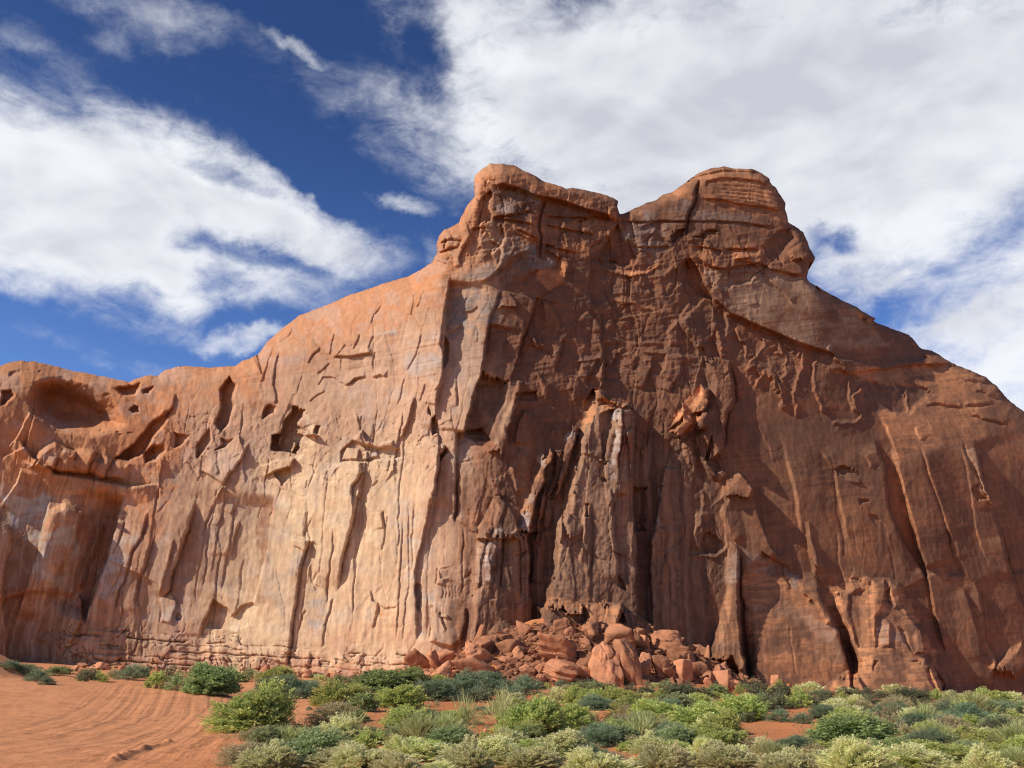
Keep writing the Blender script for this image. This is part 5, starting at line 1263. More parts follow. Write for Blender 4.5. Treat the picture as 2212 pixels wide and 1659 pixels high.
RUST = rock_material('rust red boulder rock', attr=False, col=(.47, .205, .105), scale=1.3)
rng = random.Random(5)


def boulder(px, py, w, h, label, crop='i', seed=None, rot=0.0, sharp=14, planes=9, rough=.06, bed=0.0, deep=.75, lift=0.0, tilt=0.0, cat='boulder', near=0.0, name='boulder', group=None):
    """px, py = the middle of its foot in the enlargement, w, h = its size there"""
    k = CROPS[crop][2] / 2212.0 * KZ if crop != 'z' else 1.0
    q = Z(crop, [(px, py)])[0]
    g = on_ground(q[0], q[1])
    m = g[1] * 1.04 / FOC * k
    sx_, sz_ = w * m / 2, h * m / 2
    me = boulder_mesh(name, seed or rng.randrange(9999), 5 if w * k > 60 else 4, planes, sharp, rough, bed, (sx_, sx_ * deep, sz_ * 1.15))
    o = link(name, me, RUST, category=cat, label=label)
    if group: o['group'] = group
    o.location = (g[0], g[1] + sx_ * deep * .3 - near, g[2] + sz_ * .85 + lift)
    o.rotation_euler = (math.radians(rng.uniform(-6, 6)), math.radians(rot), math.radians(tilt or rng.uniform(-25, 25)))
    return o


for a in [
    # foot x, foot y, width, height in the enlargement of the pile, then the words
    (490, 775, 275, 120, 'large smooth pale orange boulder rising behind the long blue-green thicket', dict(rot=-6, sharp=7, planes=8, rough=.035, seed=11)),
    (145, 725, 125, 125, 'leaning pale slab at the left tip of the rock pile', dict(rot=-38, sharp=18, planes=9, seed=12)),
    (262, 715, 130, 110, 'cracked block right beside the leaning pale slab at the pile\'s left tip', dict(rot=-12, sharp=18, seed=13)),
    (470, 690, 200, 130, 'dark boulder with curved layers above the large smooth boulder', dict(rot=-22, bed=.09, seed=14)),
    (515, 590, 75, 130, 'pointed upright shard standing high on the left of the rock pile', dict(rot=12, sharp=20, planes=9, seed=15)),
    (600, 600, 140, 80, 'rounded brown block right of the pointed upright shard', dict(seed=16)),
    (690, 625, 150, 80, 'pale oval boulder right of the layered dark boulder', dict(rot=-16, sharp=8, rough=.04, seed=17)),
    (745, 640, 150, 60, 'narrow slab tilted against the pale oval boulder', dict(rot=-30, seed=18)),
    (690, 680, 100, 50, 'flat tan slab below the narrow tilted slab', dict(rot=-25, seed=19)),
    (985, 690, 330, 130, 'broad layered boulder tilted to the right in the middle of the pile', dict(rot=14, bed=.07, sharp=10, seed=20)),
    (990, 780, 330, 105, 'lowest broad layered slab at the front of the rock pile', dict(rot=10, bed=.10, sharp=10, seed=21)),
    (1305, 590, 235, 120, 'great flat-topped boulder balanced on top of the rounded boulders', dict(rot=-5, bed=.03, sharp=8, rough=.04, lift=.2, seed=22, near=1.5)),
    (1258, 785, 210, 215, 'tall rounded boulder under the balanced flat-topped boulder', dict(sharp=10, planes=14, rough=.13, seed=123, near=.5)),
    (1400, 800, 130, 240, 'tall lumpy pillar-like boulder right of the tall rounded boulder', dict(rot=-14, sharp=8, rough=.11, seed=24)),
    (1490, 760, 95, 130, 'knobbly boulder wedged right of the lumpy pillar-like boulder', dict(sharp=8, rough=.1, seed=25)),
    (1600, 780, 120, 130, 'shadowed upright block with a notched top right of the knobbly boulder', dict(sharp=12, rough=.1, seed=26)),
    (1710, 790, 130, 120, 'large square-edged boulder at the right front of the rock pile', dict(sharp=16, seed=27)),
    (1610, 600, 180, 105, 'broad lumpy boulder high on the right shoulder of the pile', dict(sharp=9, rough=.1, seed=28)),
    (1660, 690, 120, 90, 'angular grey-brown block below the broad lumpy boulder', dict(sharp=18, seed=29)),
    (1810, 740, 110, 75, 'tan angular block near the right end of the pile', dict(sharp=16, seed=30)),
    (1850, 805, 80, 45, 'low round boulder resting on sand at the pile\'s right end', dict(sharp=7, rough=.04, seed=31)),
    (1985, 850, 170, 120, 'humped pink boulder with a split top at the foot of the slender pillar', dict(sharp=9, rough=.08, seed=32)),
    (1870, 690, 65, 110, 'stacked narrow rock leaning on the base of the slender pillar', dict(sharp=8, rough=.12, seed=33)),
    (1800, 590, 60, 45, 'small pale cube-like rock perched against the wall right of the pile', dict(sharp=18, seed=34)),
    (1160, 510, 110, 80, 'crumbled rock lump just under the bright ledge', dict(rough=.12, seed=35)),
    (1215, 510, 90, 60, 'tan boulder tucked left of the balanced flat-topped boulder', dict(seed=36)),
    (1030, 520, 80, 50, 'small ochre boulder lying on the rubble under the bright ledge', dict(sharp=9, seed=37)),
    (1020, 475, 60, 60, 'square upright block standing before the shaded ledge face', dict(sharp=22, planes=8, seed=38)),
    (640, 470, 160, 70, 'triangular heap of broken rock against the foot of the cliff', dict(sharp=18, rough=.1, seed=39)),
    (300, 725, 60, 28, 'thin flat stone lying below the cracked block', dict(seed=40)),
]:
    boulder(*a[:5], **a[5])
for a in [
    ('j', 560, 1025, 100, 75, 'pink-grey boulder against the right wall, the larger of a pair', dict(sharp=10, seed=51)),
    ('j', 618, 1030, 70, 52, 'rust boulder leaning beside the pink-grey boulder by the right wall', dict(sharp=16, seed=52)),
    ('j', 360, 1000, 70, 60, 'blocky rock pair-stone beside the humped pink boulder', dict(sharp=18, seed=53)),
    ('j', 1130, 1035, 90, 26, 'low pale stone in front of the orange rock apron', dict(sharp=8, seed=54)),
    ('j', 2045, 1105, 110, 22, 'flat sandy stone among the pale shrubs at the right cliff foot', dict(sharp=8, seed=55)),
    ('p', 1440, 128, 105, 95, 'dark fallen block before the pale layered cliff foot', dict(sharp=20, planes=9, seed=56, rot=20)),
    ('p', 1520, 130, 60, 45, 'small dark stone touching the dark fallen block', dict(sharp=18, seed=57)),
    ('p', 1700, 105, 80, 55, 'jagged dark rocks pile-stone right of the dark fallen block', dict(sharp=20, seed=58, rot=-30)),
    ('p', 480, 120, 90, 34, 'pale rounded stone behind the dark shrub on the road edge', dict(sharp=8, seed=59)),
    ('p', 640, 110, 180, 45, 'long red boulder slab under the layered cliff behind the road', dict(sharp=16, seed=60)),
    ('p', 860, 95, 180, 50, 'tan boulder slab under the layered cliff right of the long red slab', dict(sharp=14, seed=61)),
    ('p', 400, 66, 70, 34, 'brown broken block at the shaded corner of the cliff foot', dict(sharp=18, seed=62)),
    ('p', 1000, 232, 50, 22, 'small pink stone on the sand under the mixed roadside shrubs', dict(sharp=12, seed=63)),
]:
    boulder(*a[1:6], crop=a[0], **a[6])
k = boulder(1905, 512, 36, 26, 'lone small dark rock on the open sand in the middle', crop='q', sharp=16, seed=70, name='small_rock', cat='rock')

# the many smaller blocks of the pile: a few shapes, turned and sized at random
protos = [boulder_mesh('boulder', 900 + i, 4, 7 + i % 3, 34, .05, .05 * (i % 3), (1, .8, .75)) for i in range(9)]
for me in protos: me.materials.append(RUST)
rg = np.random.default_rng(77)
made = 0
while made < 150:
    px = rg.uniform(905, 1640)
    u = rg.uniform(0, 1)
    topy = np.interp(px, [905, 1000, 1100, 1260, 1400, 1500, 1640], [1450, 1388, 1360, 1340, 1356, 1400, 1468])
    py = topy + (1478 - topy) * u ** .8
    g = on_ground(px, py)
    s_ = rg.choice([.32, .55, .85, 1.3], p=[.22, .38, .25, .15]) * rg.uniform(.8, 1.25)
    o = link('boulder', protos[made % 9], None, category='boulder', label='small angular rust-red block lying among others in the rock pile', group='small blocks of the rock pile')
    o.location = (g[0], g[1], g[2] + s_ * .3)
    o.scale = (s_, s_ * rg.uniform(.7, 1.2), s_ * rg.uniform(.6, 1.0))
    o.rotation_euler = tuple(rg.uniform(-.6, .6, 2)) + (rg.uniform(0, 6.28),)
    made += 1
for i in range(40):
    px = rg.uniform(130, 900)
    g = on_ground(px, np.interp(px, CONTACT[:, 0], CONTACT[:, 1]) + rg.uniform(-4, 5))
    s_ = rg.uniform(.22, .7)
    o = link('boulder', protos[i % 9], None, category='boulder', label='tan block fallen along the foot of the layered pale cliff', group='blocks fallen below the pale cliff')
    o.location = (g[0], g[1], g[2] + s_ * .3); o.scale = (s_, s_, s_ * .7); o.rotation_euler = (rg.uniform(-.4, .4), 0, rg.uniform(0, 6))
for i in range(44):
    px = rg.uniform(1570, 2240)
    g = on_ground(px, np.interp(px, CONTACT[:, 0], CONTACT[:, 1]) + rg.uniform(-3, 6))
    s_ = rg.choice([.18, .3, .5], p=[.5, .35, .15])
    o = link('boulder', protos[i % 9], None, category='boulder', label='small red stone lying along the foot of the right cliff wall', group='stones below the right cliff wall')
    o.location = (g[0], g[1], g[2] + s_ * .25); o.scale = (s_, s_, s_ * .7); o.rotation_euler = (rg.uniform(-.4, .4), 0, rg.uniform(0, 6))
# rubble too small to count
rv, rf, off = [], [], 0
v2, f2 = ICO[2]
for i in range(3600):
    px = rg.normal(1250, 190)
    if not 900 < px < 1660: continue
    topy = np.interp(px, [905, 1000, 1100, 1260, 1400, 1500, 1640], [1450, 1386, 1356, 1338, 1354, 1398, 1474])
    g = on_ground(px, topy + (1482 - topy) * rg.uniform(0, 1))
    s_ = rg.uniform(.06, .26) if i % 9 else rg.uniform(.28, .5)
    dirs = rg.normal(size=(7, 3)); dirs /= np.linalg.norm(dirs, axis=1)[:, None]
    p = v2 / ((np.maximum(v2 @ dirs.T, .01) / rg.uniform(.6, 1, 7)) ** 12).sum(1)[:, None] ** (1 / 12)
    p = np.clip(p, -1.3, 1.3) * s_ * np.array([1, 1, .7])
    rv.append(p + g + np.array([0, 0, s_ * .2])); rf.append(f2 + off); off += len(v2)
link('rubble', grid_mesh('rubble', np.concatenate(rv), np.concatenate(rf), smooth_shade=False), RUST, kind='stuff')

# ------------------------------------------------------------------ shrubs
def leaf_material(name, a, b, tip, trans=.45):
    """leaves from colour a to colour b (leaf by leaf), tips of some twigs in a third colour"""
    m, n, bs = material(name)
    at = n.new('ShaderNodeAttribute'); at.attribute_name = 'rock'
    s = n.new('ShaderNodeSeparateColor'); n.link(at.outputs['Color'], s.inputs[0])
    oi = n.new('ShaderNodeObjectInfo')
    c = n.mix(s.outputs[0], a, b)
    c = n.mix(s.outputs[1], c, tip)
    h = n.new('ShaderNodeHueSaturation')
    n.link(c, h.inputs['Color'])
    n.link(n.math('ADD', n.math('MULTIPLY', oi.outputs['Random'], .026), .462), h.inputs['Hue'])
    n.link(n.math('ADD', n.math('MULTIPLY', oi.outputs['Random'], .35), .98), h.inputs['Value'])
    n.link(h.outputs[0], bs.inputs['Base Color'])
    bs.inputs['Roughness'].default_value = .75
    tr = n.new('ShaderNodeBsdfTranslucent'); n.link(h.outputs[0], tr.inputs['Color'])
    mx = n.new('ShaderNodeMixShader'); mx.inputs[0].default_value = trans
    out = [x for x in n.t.nodes if x.type == 'OUTPUT_MATERIAL'][0]
    n.link(bs.outputs[0], mx.inputs[1]); n.link(tr.outputs[0], mx.inputs[2]); n.link(mx.outputs[0], out.inputs['Surface'])
    return m


TWIG, n, bs = material('weathered twig')
n.link(n.mix(n.noise(n.new('ShaderNodeTexCoord').outputs['Object'], 9, 3), (.16, .11, .075), (.30, .23, .17)), bs.inputs['Base Color'])

#        stems leaves len  width  lobes spread(out) upright start  material
KINDS = {
    'R': dict(stems=430, leaves=26, ln=.060, w=.0090, lobes=11, up=.55, start=.45, name='rabbitbrush', say='yellow-green rabbitbrush', mat=leaf_material('rabbitbrush leaf', (0.244, 0.319, 0.100), (0.452, 0.550, 0.174), (0.775, 0.744, 0.215))),
    'G': dict(stems=420, leaves=26, ln=.050, w=.0130, lobes=13, up=.30, start=.50, name='green_shrub', say='bushy green shrub', mat=leaf_material('green shrub leaf', (0.145, 0.215, 0.083), (0.308, 0.406, 0.150), (0.456, 0.512, 0.190))),
    'S': dict(stems=460, leaves=30, ln=.052, w=.0085, lobes=12, up=1.05, start=.50, name='sagebrush', say='pale silvery sagebrush', mat=leaf_material('sagebrush leaf', (0.420, 0.469, 0.190), (0.720, 0.739, 0.378), (0.779, 0.750, 0.415))),
    'T': dict(stems=520, leaves=22, ln=.085, w=.0048, lobes=9, up=.60, start=.45, name='tumbleweed', say='blue-green tumbleweed', mat=leaf_material('tumbleweed leaf', (0.141, 0.203, 0.111), (0.257, 0.337, 0.193), (0.345, 0.401, 0.234))),
    'B': dict(stems=340, leaves=26, ln=.034, w=.0120, lobes=12, up=.20, start=.40, name='dark_brush', say='dark olive brush', mat=leaf_material('dark brush leaf', (0.097, 0.111, 0.058), (0.199, 0.213, 0.112), (0.284, 0.255, 0.157))),
    'O': dict(stems=430, leaves=16, ln=.075, w=.0055, lobes=8, up=.75, start=.20, name='dry_bush', say='straw-tinged olive bush', mat=leaf_material('dry bush leaf', (0.265, 0.265, 0.114), (0.528, 0.478, 0.241), (0.790, 0.656, 0.375))),
    'Y': dict(stems=330, leaves=4, ln=.42, w=.0055, lobes=8, up=1.2, start=.05, name='grass_tuft', say='tall green grass tuft', mat=leaf_material('grass blade', (0.264, 0.323, 0.111), (0.470, 0.513, 0.224), (0.609, 0.549, 0.313))),
    'D': dict(stems=430, leaves=26, ln=.050, w=.0085, lobes=11, up=.60, start=.52, name='grey_green_bush', say='dense grey-green bush', mat=leaf_material('grey green leaf', (0.158, 0.219, 0.092), (0.363, 0.441, 0.203), (0.522, 0.566, 0.298))),
}


def shrub_mesh(kind, seed, tier):
    """leaves and twigs of one shrub, one unit wide and one high"""
    K = KINDS[kind]
    r = np.random.default_rng(seed)
    ns = int(K['stems'] * (1.0 if tier == 0 else .30)); nl = int(K['leaves'] * (1.55 if tier == 0 else .62))
    wide = 1.05 if tier == 0 else 2.1
    lobes = r.normal(size=(K['lobes'], 3)); lobes[:, 2] = np.abs(lobes[:, 2]) * .8
    lobes /= np.linalg.norm(lobes, axis=1)[:, None]
    lr = r.uniform(.66, 1.0, K['lobes'])
    d = r.normal(size=(ns, 3)); d[:, 2] = np.abs(d[:, 2]) * (0.9 + K['up'])
    d /= np.linalg.norm(d, axis=1)[:, None]
    near = (d @ lobes.T).argmax(1)
    dn = (d @ lobes.T).max(1)
    reach = lr[near] * (0.55 + .45 * smooth((dn - .55) / .4)) * r.uniform(.80, 1.06, ns)
    tip = d * reach[:, None] * np.array([.5, .5, 1.0])
    tip[:, 2] = np.maximum(tip[:, 2], .03 + r.uniform(0, .1, ns))
    root = r.normal(size=(ns, 3)) * np.array([.05, .05, 0])
    mid = root + (tip - root) * .5 + np.array([0, 0, 1]) * (.10 * (1 - K['up'])) + r.normal(size=(ns, 3)) * .035
    u = K['start'] + (1 - K['start']) * r.uniform(0, 1, (ns, nl)) ** .8
    U = u[..., None]
    pos = (1 - U) ** 2 * root[:, None] + 2 * U * (1 - U) * mid[:, None] + U ** 2 * tip[:, None]
    tang = 2 * (1 - U) * (mid - root)[:, None] + 2 * U * (tip - mid)[:, None]
    tang /= np.linalg.norm(tang, axis=2)[..., None] + 1e-9
    pos = pos + r.normal(size=pos.shape) * .016 * (1.4 - .6 * K['up'])
    ax = tang * (.5 + K['up']) + r.normal(size=pos.shape) * (.75 - .35 * K['up']) + np.array([0, 0, .35])
    ax /= np.linalg.norm(ax, axis=2)[..., None]
    side = np.cross(ax, r.normal(size=ax.shape)); side /= np.linalg.norm(side, axis=2)[..., None] + 1e-9
    L = (K['ln'] * r.uniform(.6, 1.25, u.shape) * (1 if tier == 0 else 1.25))[..., None]
    Wd = (K['w'] * wide * r.uniform(.7, 1.3, u.shape))[..., None]
    v = np.stack([pos, pos + ax * L * .5 + side * Wd, pos + ax * L, pos + ax * L * .5 - side * Wd], 2).reshape(-1, 3)
    f = np.arange(len(v)).reshape(-1, 4)
    tone = np.clip(.5 + r.normal(size=(ns, 1)) * .14 + r.normal(size=u.shape) * .09 + (lr[near][:, None] - .83) * 1.2, 0, 1)
    tp = smooth((u - .84) / .12) * (r.uniform(size=(ns, 1)) < .45) * .38
    col = np.repeat(np.stack([tone, tp, tone * 0], -1).reshape(-1, 3), 4, 0)
    leaf = grid_mesh('foliage', v, f, col, False)
    leaf.materials.append(K['mat'])
    # twigs: slim three-sided rods
    nt = min(ns, 70 if tier == 0 else 18)
    tv, tf = [], []
    for i in range(nt):
        ring = []
        for q, rad in ((0, .010), (.5, .007), (.92, .003)):
            p = (1 - q) ** 2 * root[i] + 2 * q * (1 - q) * mid[i] + q * q * tip[i]
            for kx in range(3):
                a_ = kx * 2.094
                tv.append(p + rad * np.array([math.cos(a_), math.sin(a_), 0]))
        b = i * 9
        for s_ in (0, 3):
            for kx in range(3):
                tf.append([b + s_ + kx, b + s_ + (kx + 1) % 3, b + s_ + 3 + (kx + 1) % 3, b + s_ + 3 + kx])
    tw = grid_mesh('stem', np.array(tv), np.array(tf))
    tw.materials.append(TWIG)
    return leaf, tw


LIB = {}
def library(kind, tier, i):
    key = (kind, tier, i)
    if key not in LIB:
        LIB[key] = shrub_mesh(kind, hash(key) % 1 + 1000 * (ord(kind) % 31) + 100 * tier + i, tier)
    return LIB[key]


PLANTS = []          # kind, foot x, foot y, width, height in whole-picture units
def plants(crop, items):
    k = CROPS[crop][2] / 2212.0 * KZ
    for (kd, x, y, w, h) in items:
        q = Z(crop, [(x, y)])[0]
        PLANTS.append((kd, q[0], q[1], w * k, h * k))


plants('p', [('T', 40, 105, 150, 60), ('T', 150, 140, 140, 62), ('T', 215, 185, 130, 75), ('T', 280, 208, 80, 60), ('D', 320, 150, 110, 70), ('G', 390, 138, 90, 52), ('B', 520, 184, 150, 90), ('R', 618, 185, 75, 60), ('R', 657, 190, 45, 42), ('O', 705, 165, 90, 60),
             ('T', 790, 176, 140, 85), ('T', 890, 166, 130, 76), ('R', 975, 228, 130, 115), ('B', 1060, 190, 110, 95), ('D', 1120, 245, 120, 110), ('G', 1320, 268, 285, 190), ('G', 1495, 195, 130, 70), ('D', 1590, 180, 100, 72), ('R', 1760, 186, 190, 82), ('S', 1655, 182, 85, 60),
             ('T', 1690, 268, 180, 110), ('T', 1850, 292, 210, 115), ('T', 2000, 294, 180, 95), ('T', 1930, 300, 130, 70), ('R', 1590, 512, 440, 275), ('D', 1800, 470, 110, 90), ('B', 1800, 325, 150, 44), ('B', 2030, 168, 120, 40)])
plants('q', [('G', 1230, 250, 330, 150), ('G', 1420, 244, 220, 125), ('R', 1600, 200, 110, 62), ('R', 955, 352, 270, 150), ('G', 1110, 382, 180, 135), ('R', 1325, 358, 270, 150), ('B', 1430, 340, 120, 80), ('D', 960, 200, 150, 50), ('B', 1050, 190, 120, 48), ('S', 830, 190, 100, 50),
             ('T', 1570, 312, 250, 150), ('T', 1740, 300, 300, 155), ('T', 1920, 272, 300, 130), ('T', 2085, 336, 180, 120), ('T', 1830, 322, 180, 110), ('T', 2160, 270, 160, 110), ('O', 920, 475, 300, 130), ('R', 1405, 485, 240, 135), ('D', 1540, 480, 140, 130), ('R', 1400, 350, 110, 40),
             ('S', 950, 600, 250, 175), ('D', 690, 735, 480, 290), ('D', 480, 600, 200, 110), ('O', 330, 745, 320, 170), ('O', 520, 770, 250, 170), ('D', 1650, 640, 310, 210), ('S', 1440, 700, 420, 190), ('S', 1110, 790, 480, 200), ('R', 1190, 595, 160, 70), ('D', 1170, 540, 130, 60), ('B', 1760, 640, 100, 90),
             ('D', 1290, 560, 170, 80), ('S', 1560, 800, 220, 120)])
plants('r', [('G', 720, 386, 135, 86), ('S', 825, 322, 115, 62), ('D', 1010, 285, 200, 70), ('B', 890, 272, 130, 64), ('D', 1120, 275, 150, 66), ('G', 1260, 232, 130, 56), ('B', 1350, 285, 120, 55), ('R', 1005, 372, 220, 120), ('R', 1280, 392, 310, 135), ('R', 1140, 380, 160, 100), ('B', 1360, 395, 110, 60),
             ('R', 640, 605, 380, 240), ('R', 900, 560, 300, 190), ('O', 1060, 540, 200, 145), ('B', 1225, 522, 150, 100), ('R', 760, 600, 240, 210), ('R', 1570, 500, 320, 165), ('T', 1650, 470, 250, 150), ('R', 1850, 565, 420, 175), ('R', 2010, 680, 320, 150), ('D', 1420, 560, 260, 130), ('D', 1300, 640, 260, 110),
             ('S', 840, 745, 390, 205), ('B', 1010, 705, 160, 105), ('T', 1140, 665, 270, 125), ('S', 640, 840, 400, 200), ('S', 310, 805, 460, 220), ('S', 480, 700, 220, 125), ('S', 1520, 725, 240, 165), ('S', 1560, 830, 280, 145), ('S', 1885, 745, 220, 155), ('S', 1740, 825, 210, 165), ('S', 2140, 805, 270, 145),
             ('S', 1050, 835, 260, 125), ('O', 1230, 842, 230, 140), ('D', 1700, 690, 260, 150), ('R', 1960, 700, 240, 140), ('B', 1470, 312, 140, 88), ('B', 1720, 332, 240, 112), ('B', 1885, 332, 140, 82), ('R', 1570, 332, 110, 62), ('R', 1830, 412, 210, 100), ('S', 1945, 442, 160, 90), ('R', 2110, 455, 230, 120),
             ('B', 2185, 492, 130, 82), ('D', 1970, 300, 130, 60), ('B', 1600, 300, 110, 50), ('G', 1490, 300, 60, 40), ('D', 130, 470, 190, 60), ('T', 310, 412, 190, 30), ('O', 450, 380, 120, 50), ('D', 330, 440, 80, 28), ('S', 170, 640, 120, 60), ('R', 340, 650, 120, 90)])
plants('s', [('G', 70, 302, 160, 80), ('R', 210, 290, 70, 50), ('D', 270, 280, 110, 55), ('B', 360, 342, 190, 122), ('B', 430, 422, 180, 100), ('B', 540, 312, 200, 82), ('B', 610, 372, 150, 64), ('B', 520, 402, 150, 110), ('S', 730, 292, 180, 78), ('B', 720, 342, 110, 50), ('B', 840, 385, 180, 92), ('B', 830, 332, 130, 66), ('B', 980, 314, 170, 60), ('B', 1130, 322, 130, 60),
             ('S', 1320, 312, 190, 82), ('B', 1440, 345, 220, 84), ('B', 1250, 324, 120, 42), ('B', 1460, 402, 170, 80), ('B', 1555, 380, 100, 50), ('B', 1170, 402, 200, 88), ('B', 1300, 414, 110, 68), ('S', 1110, 364, 100, 42), ('S', 1250, 424, 130, 42), ('S', 1400, 424, 80, 42), ('S', 1800, 374, 220, 84), ('S', 1940, 368, 80, 62), ('B', 2050, 392, 120, 62), ('S', 2165, 384, 160, 104),
             ('S', 1820, 404, 120, 52), ('S', 1640, 414, 140, 60), ('S', 2100, 420, 120, 60), ('R', 250, 482, 310, 150), ('D', 250, 492, 120, 64), ('T', 500, 494, 150, 82), ('T', 660, 504, 130, 72), ('T', 830, 474, 210, 112), ('T', 1000, 464, 160, 80), ('T', 1140, 480, 180, 80), ('G', 1090, 720, 480, 300), ('R', 1000, 600, 300, 160), ('G', 1330, 775, 230, 210), ('O', 1430, 640, 190, 150),
             ('T', 1290, 494, 210, 92), ('T', 1560, 564, 300, 142), ('T', 1750, 484, 260, 112), ('T', 1900, 524, 300, 140), ('T', 2080, 480, 240, 110), ('T', 1420, 560, 180, 110), ('S', 1760, 594, 180, 132), ('S', 1850, 642, 140, 92), ('S', 1985, 652, 190, 112), ('B', 2110, 644, 230, 150), ('O', 1960, 560, 170, 90), ('O', 2180, 560, 160, 90), ('S', 1500, 520, 110, 50),
             ('R', 1560, 790, 370, 175), ('R', 1900, 800, 400, 155), ('R', 2130, 770, 220, 145), ('S', 870, 810, 330, 115), ('O', 770, 735, 200, 125), ('R', 900, 720, 220, 125), ('S', 385, 745, 160, 150), ('S', 240, 810, 290, 145), ('S', 620, 810, 180, 180), ('S', 515, 830, 160, 130), ('S', 60, 750, 170, 155), ('S', 1600, 850, 270, 80), ('S', 1760, 850, 210, 80), ('R', 100, 620, 240, 180),
             ('S', 1050, 850, 200, 90), ('R', 1420, 830, 220, 150)])
PLANTS += [('D', x, 1662 + (i % 3) * 9, 90 + (i * 37) % 50, 60 + (i * 23) % 30) if i % 4 == 0 else ('S', x, 1664 + (i % 3) * 10, 90 + (i * 37) % 60, 56 + (i * 23) % 34) for i, x in enumerate(range(500, 2230, 72)) if not (1930 < x < 1975) and i % 2]
# the loose scatter of small low plants between them
sr = np.random.default_rng(31)
for i in range(170):
    x = sr.uniform(1180, 2260); y = sr.uniform(1484, 1530) + smooth((x - 1800) / 400) * 10
    if i % 3 == 0: x = sr.uniform(620, 1300); y = sr.uniform(1480, 1500)
    PLANTS.append((sr.choice(list('BBSDTR')), x, y, sr.uniform(16, 42), sr.uniform(9, 20)))
for i in range(46):
    x, y = sr.uniform(520, 2230), sr.uniform(1545, 1668)
    if 1560 < x < 1800 and 1555 < y < 1610 or x < 620 and y < 1600: continue
    PLANTS.append((('Y', 'R', 'Y', 'O')[i % 4], x, y, sr.uniform(40, 80), sr.uniform(26, 46)))
for i in range(110):
    x, y = sr.uniform(1060, 2230), sr.uniform(1528, 1650)
    if 1555 < x < 1800 and 1552 < y < 1612 or 1080 > x and y < 1590: continue
    PLANTS.append((('R', 'O', 'D', 'S', 'R', 'T')[i % 6], x, y, sr.uniform(44, 90), sr.uniform(24, 44)))
for i in range(50):
    x = sr.uniform(640, 1150); y = sr.uniform(1515, 1590)
    PLANTS.append((sr.choice(list('DOT')), x, y, sr.uniform(10, 26), sr.uniform(5, 11)))


def zone_of(x, y):
    if x < 105 and y < 1485: return 'on the sand bank at the left edge'
    if y < 1505 and x < 560: return 'beyond the sand road'
    if y < 1505 and x < 880: return 'below the pale layered cliff'
    if y < 1530 and x < 1230: return 'before the left half of the rock pile'
    if y < 1515 and x < 1600: return 'before the right half of the rock pile'
    if y < 1530 and x < 1880: return 'under the slender rock pillar'
    if y < 1530: return 'under the right-hand end of the cliff'
    if x < 560: return 'on the right bank of the sand road'
    if x < 1000: return 'around the left sand clearing' if y < 1615 else 'along the bottom edge, left of centre'
    if x < 1550: return 'in the dense middle thicket' if y < 1615 else 'along the bottom edge, at the centre'
    if x < 1900: return 'around the right sand clearing' if y < 1615 else 'along the bottom edge, right of centre'
    return 'in the thicket at the right edge' if y < 1615 else 'in the bottom right corner'


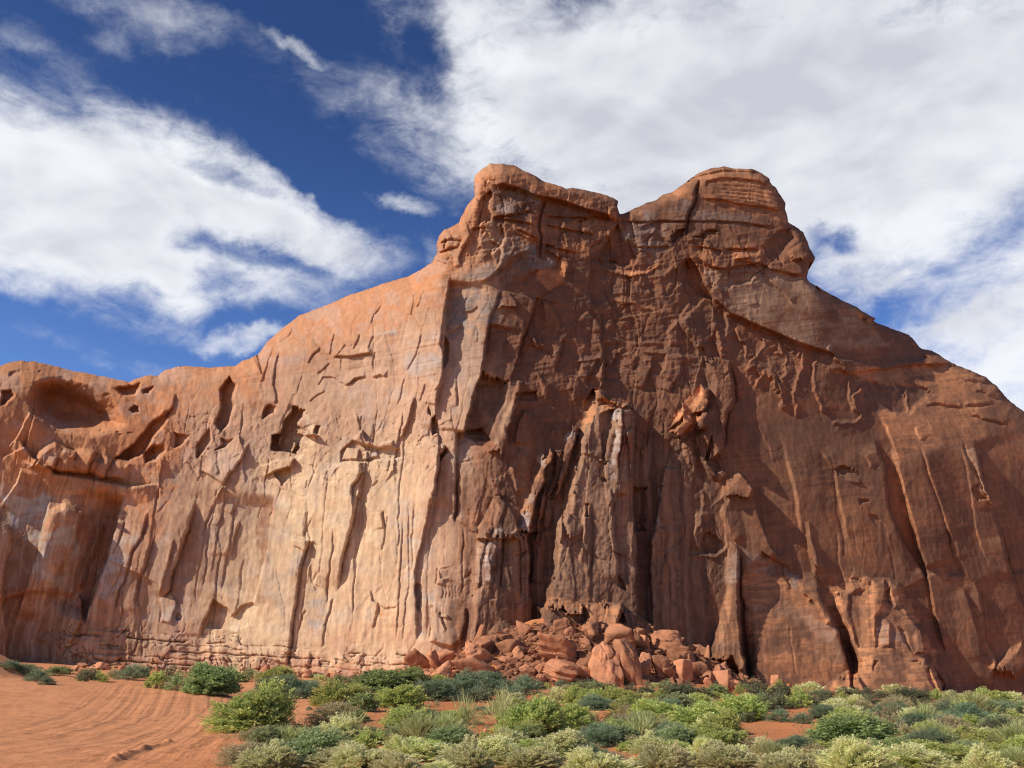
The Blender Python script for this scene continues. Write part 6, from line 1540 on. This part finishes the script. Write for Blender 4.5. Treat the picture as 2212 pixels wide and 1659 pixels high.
ORD = ['', 'first', 'second', 'third', 'fourth', 'fifth', 'sixth', 'seventh', 'eighth', 'ninth', 'tenth', 'eleventh', 'twelfth', 'thirteenth', 'fourteenth', 'fifteenth', 'sixteenth', 'seventeenth', 'eighteenth', 'nineteenth', 'twentieth']
made = []
for i, (kd, x, y, w, h) in enumerate(PLANTS):
    g = on_ground(x, min(y, 1735))
    m = g[1] * 1.04 / FOC
    tier = 0 if w > 62 else 1
    small = w < 36 and h < 19
    made.append((zone_of(x, y), kd, small, x, g, w * m * 1.5, h * m * (.86 if y > 1625 else 1.16), tier, i))
count = {}
for mm in made: count.setdefault(mm[:3], []).append(mm)
for key, lst in count.items():
    lst.sort(key=lambda q: q[3])
    for j, (zone, kd, small, x, g, w, h, tier, i) in enumerate(lst):
        K = KINDS[kd]
        who = ('tiny ' if small else '') + K['say']
        if len(lst) == 1: lab = f'the one {who} {zone}'
        elif small and len(lst) > 8: lab = f'{who} scattered {zone}'
        elif j == len(lst) - 1 and j > 1: lab = f'rightmost {who} {zone}'
        else: lab = f'{ORD[min(j + 1, 20)]} {who} from left {zone}'
        leaf, tw = library(kd, tier, i % (4 if tier == 0 else 3))
        rot = (sr.uniform(-.06, .06), sr.uniform(-.06, .06), sr.uniform(0, 6.28))
        if small:
            o = link(K['name'], leaf, None)
        else:
            o = link(K['name'], None)
            link('foliage', leaf, None, o); link('stem', tw, None, o)
        o['category'] = 'shrub'; o['label'] = lab; o['group'] = 'shrubs ' + zone
        o.location = (g[0], g[1] + w * .25, g[2] - .02)
        o.rotation_euler = rot
        o.scale = (w, w, h)

# a thin scatter of dry grass and fallen twigs on the sand, beyond counting
gr = np.random.default_rng(8)
gv, gf = [], []
for i in range(520):
    x, y = gr.uniform(480, 2230), gr.uniform(1492, 1655)
    if i % 6 == 0: x, y = gr.uniform(560, 1120), gr.uniform(1500, 1600)
    b = on_ground(x, y)
    nbl = gr.integers(8, 22)
    for j in range(nbl):
        p = b + np.array([gr.normal() * .10, gr.normal() * .10, 0])
        hgt = gr.uniform(.05, .20); a_ = gr.uniform(0, 6.28); wd = .006
        tipv = p + np.array([gr.normal() * .07, gr.normal() * .07, hgt])
        s_ = np.array([math.cos(a_), math.sin(a_), 0]) * wd
        n0_ = len(gv)
        gv += [p - s_, p + s_, tipv + s_ * .2, tipv - s_ * .2]; gf.append([n0_, n0_ + 1, n0_ + 2, n0_ + 3])
tone = np.repeat(gr.uniform(0, 1, len(gf)), 4)
gm = grid_mesh('dry_grass', np.array(gv), np.array(gf), np.stack([tone, tone * 0, tone * 0], -1), False)
link('dry_grass', gm, KINDS['O']['mat'], kind='stuff')
pv, pf, off = [], [], 0
v2, f2 = ICO[2]
for i in range(700):
    x, y = gr.uniform(480, 2230), gr.uniform(1490, 1660)
    b = on_ground(x, y)
    s_ = gr.uniform(.008, .03) * (1 + .5 * (b[1] > 30))
    pv.append(v2 * s_ * gr.uniform(.6, 1.2, 3) + b + np.array([0, 0, s_ * .2])); pf.append(f2 + off); off += len(v2)
link('pebbles', grid_mesh('pebbles', np.concatenate(pv), np.concatenate(pf)), RUST, kind='stuff')
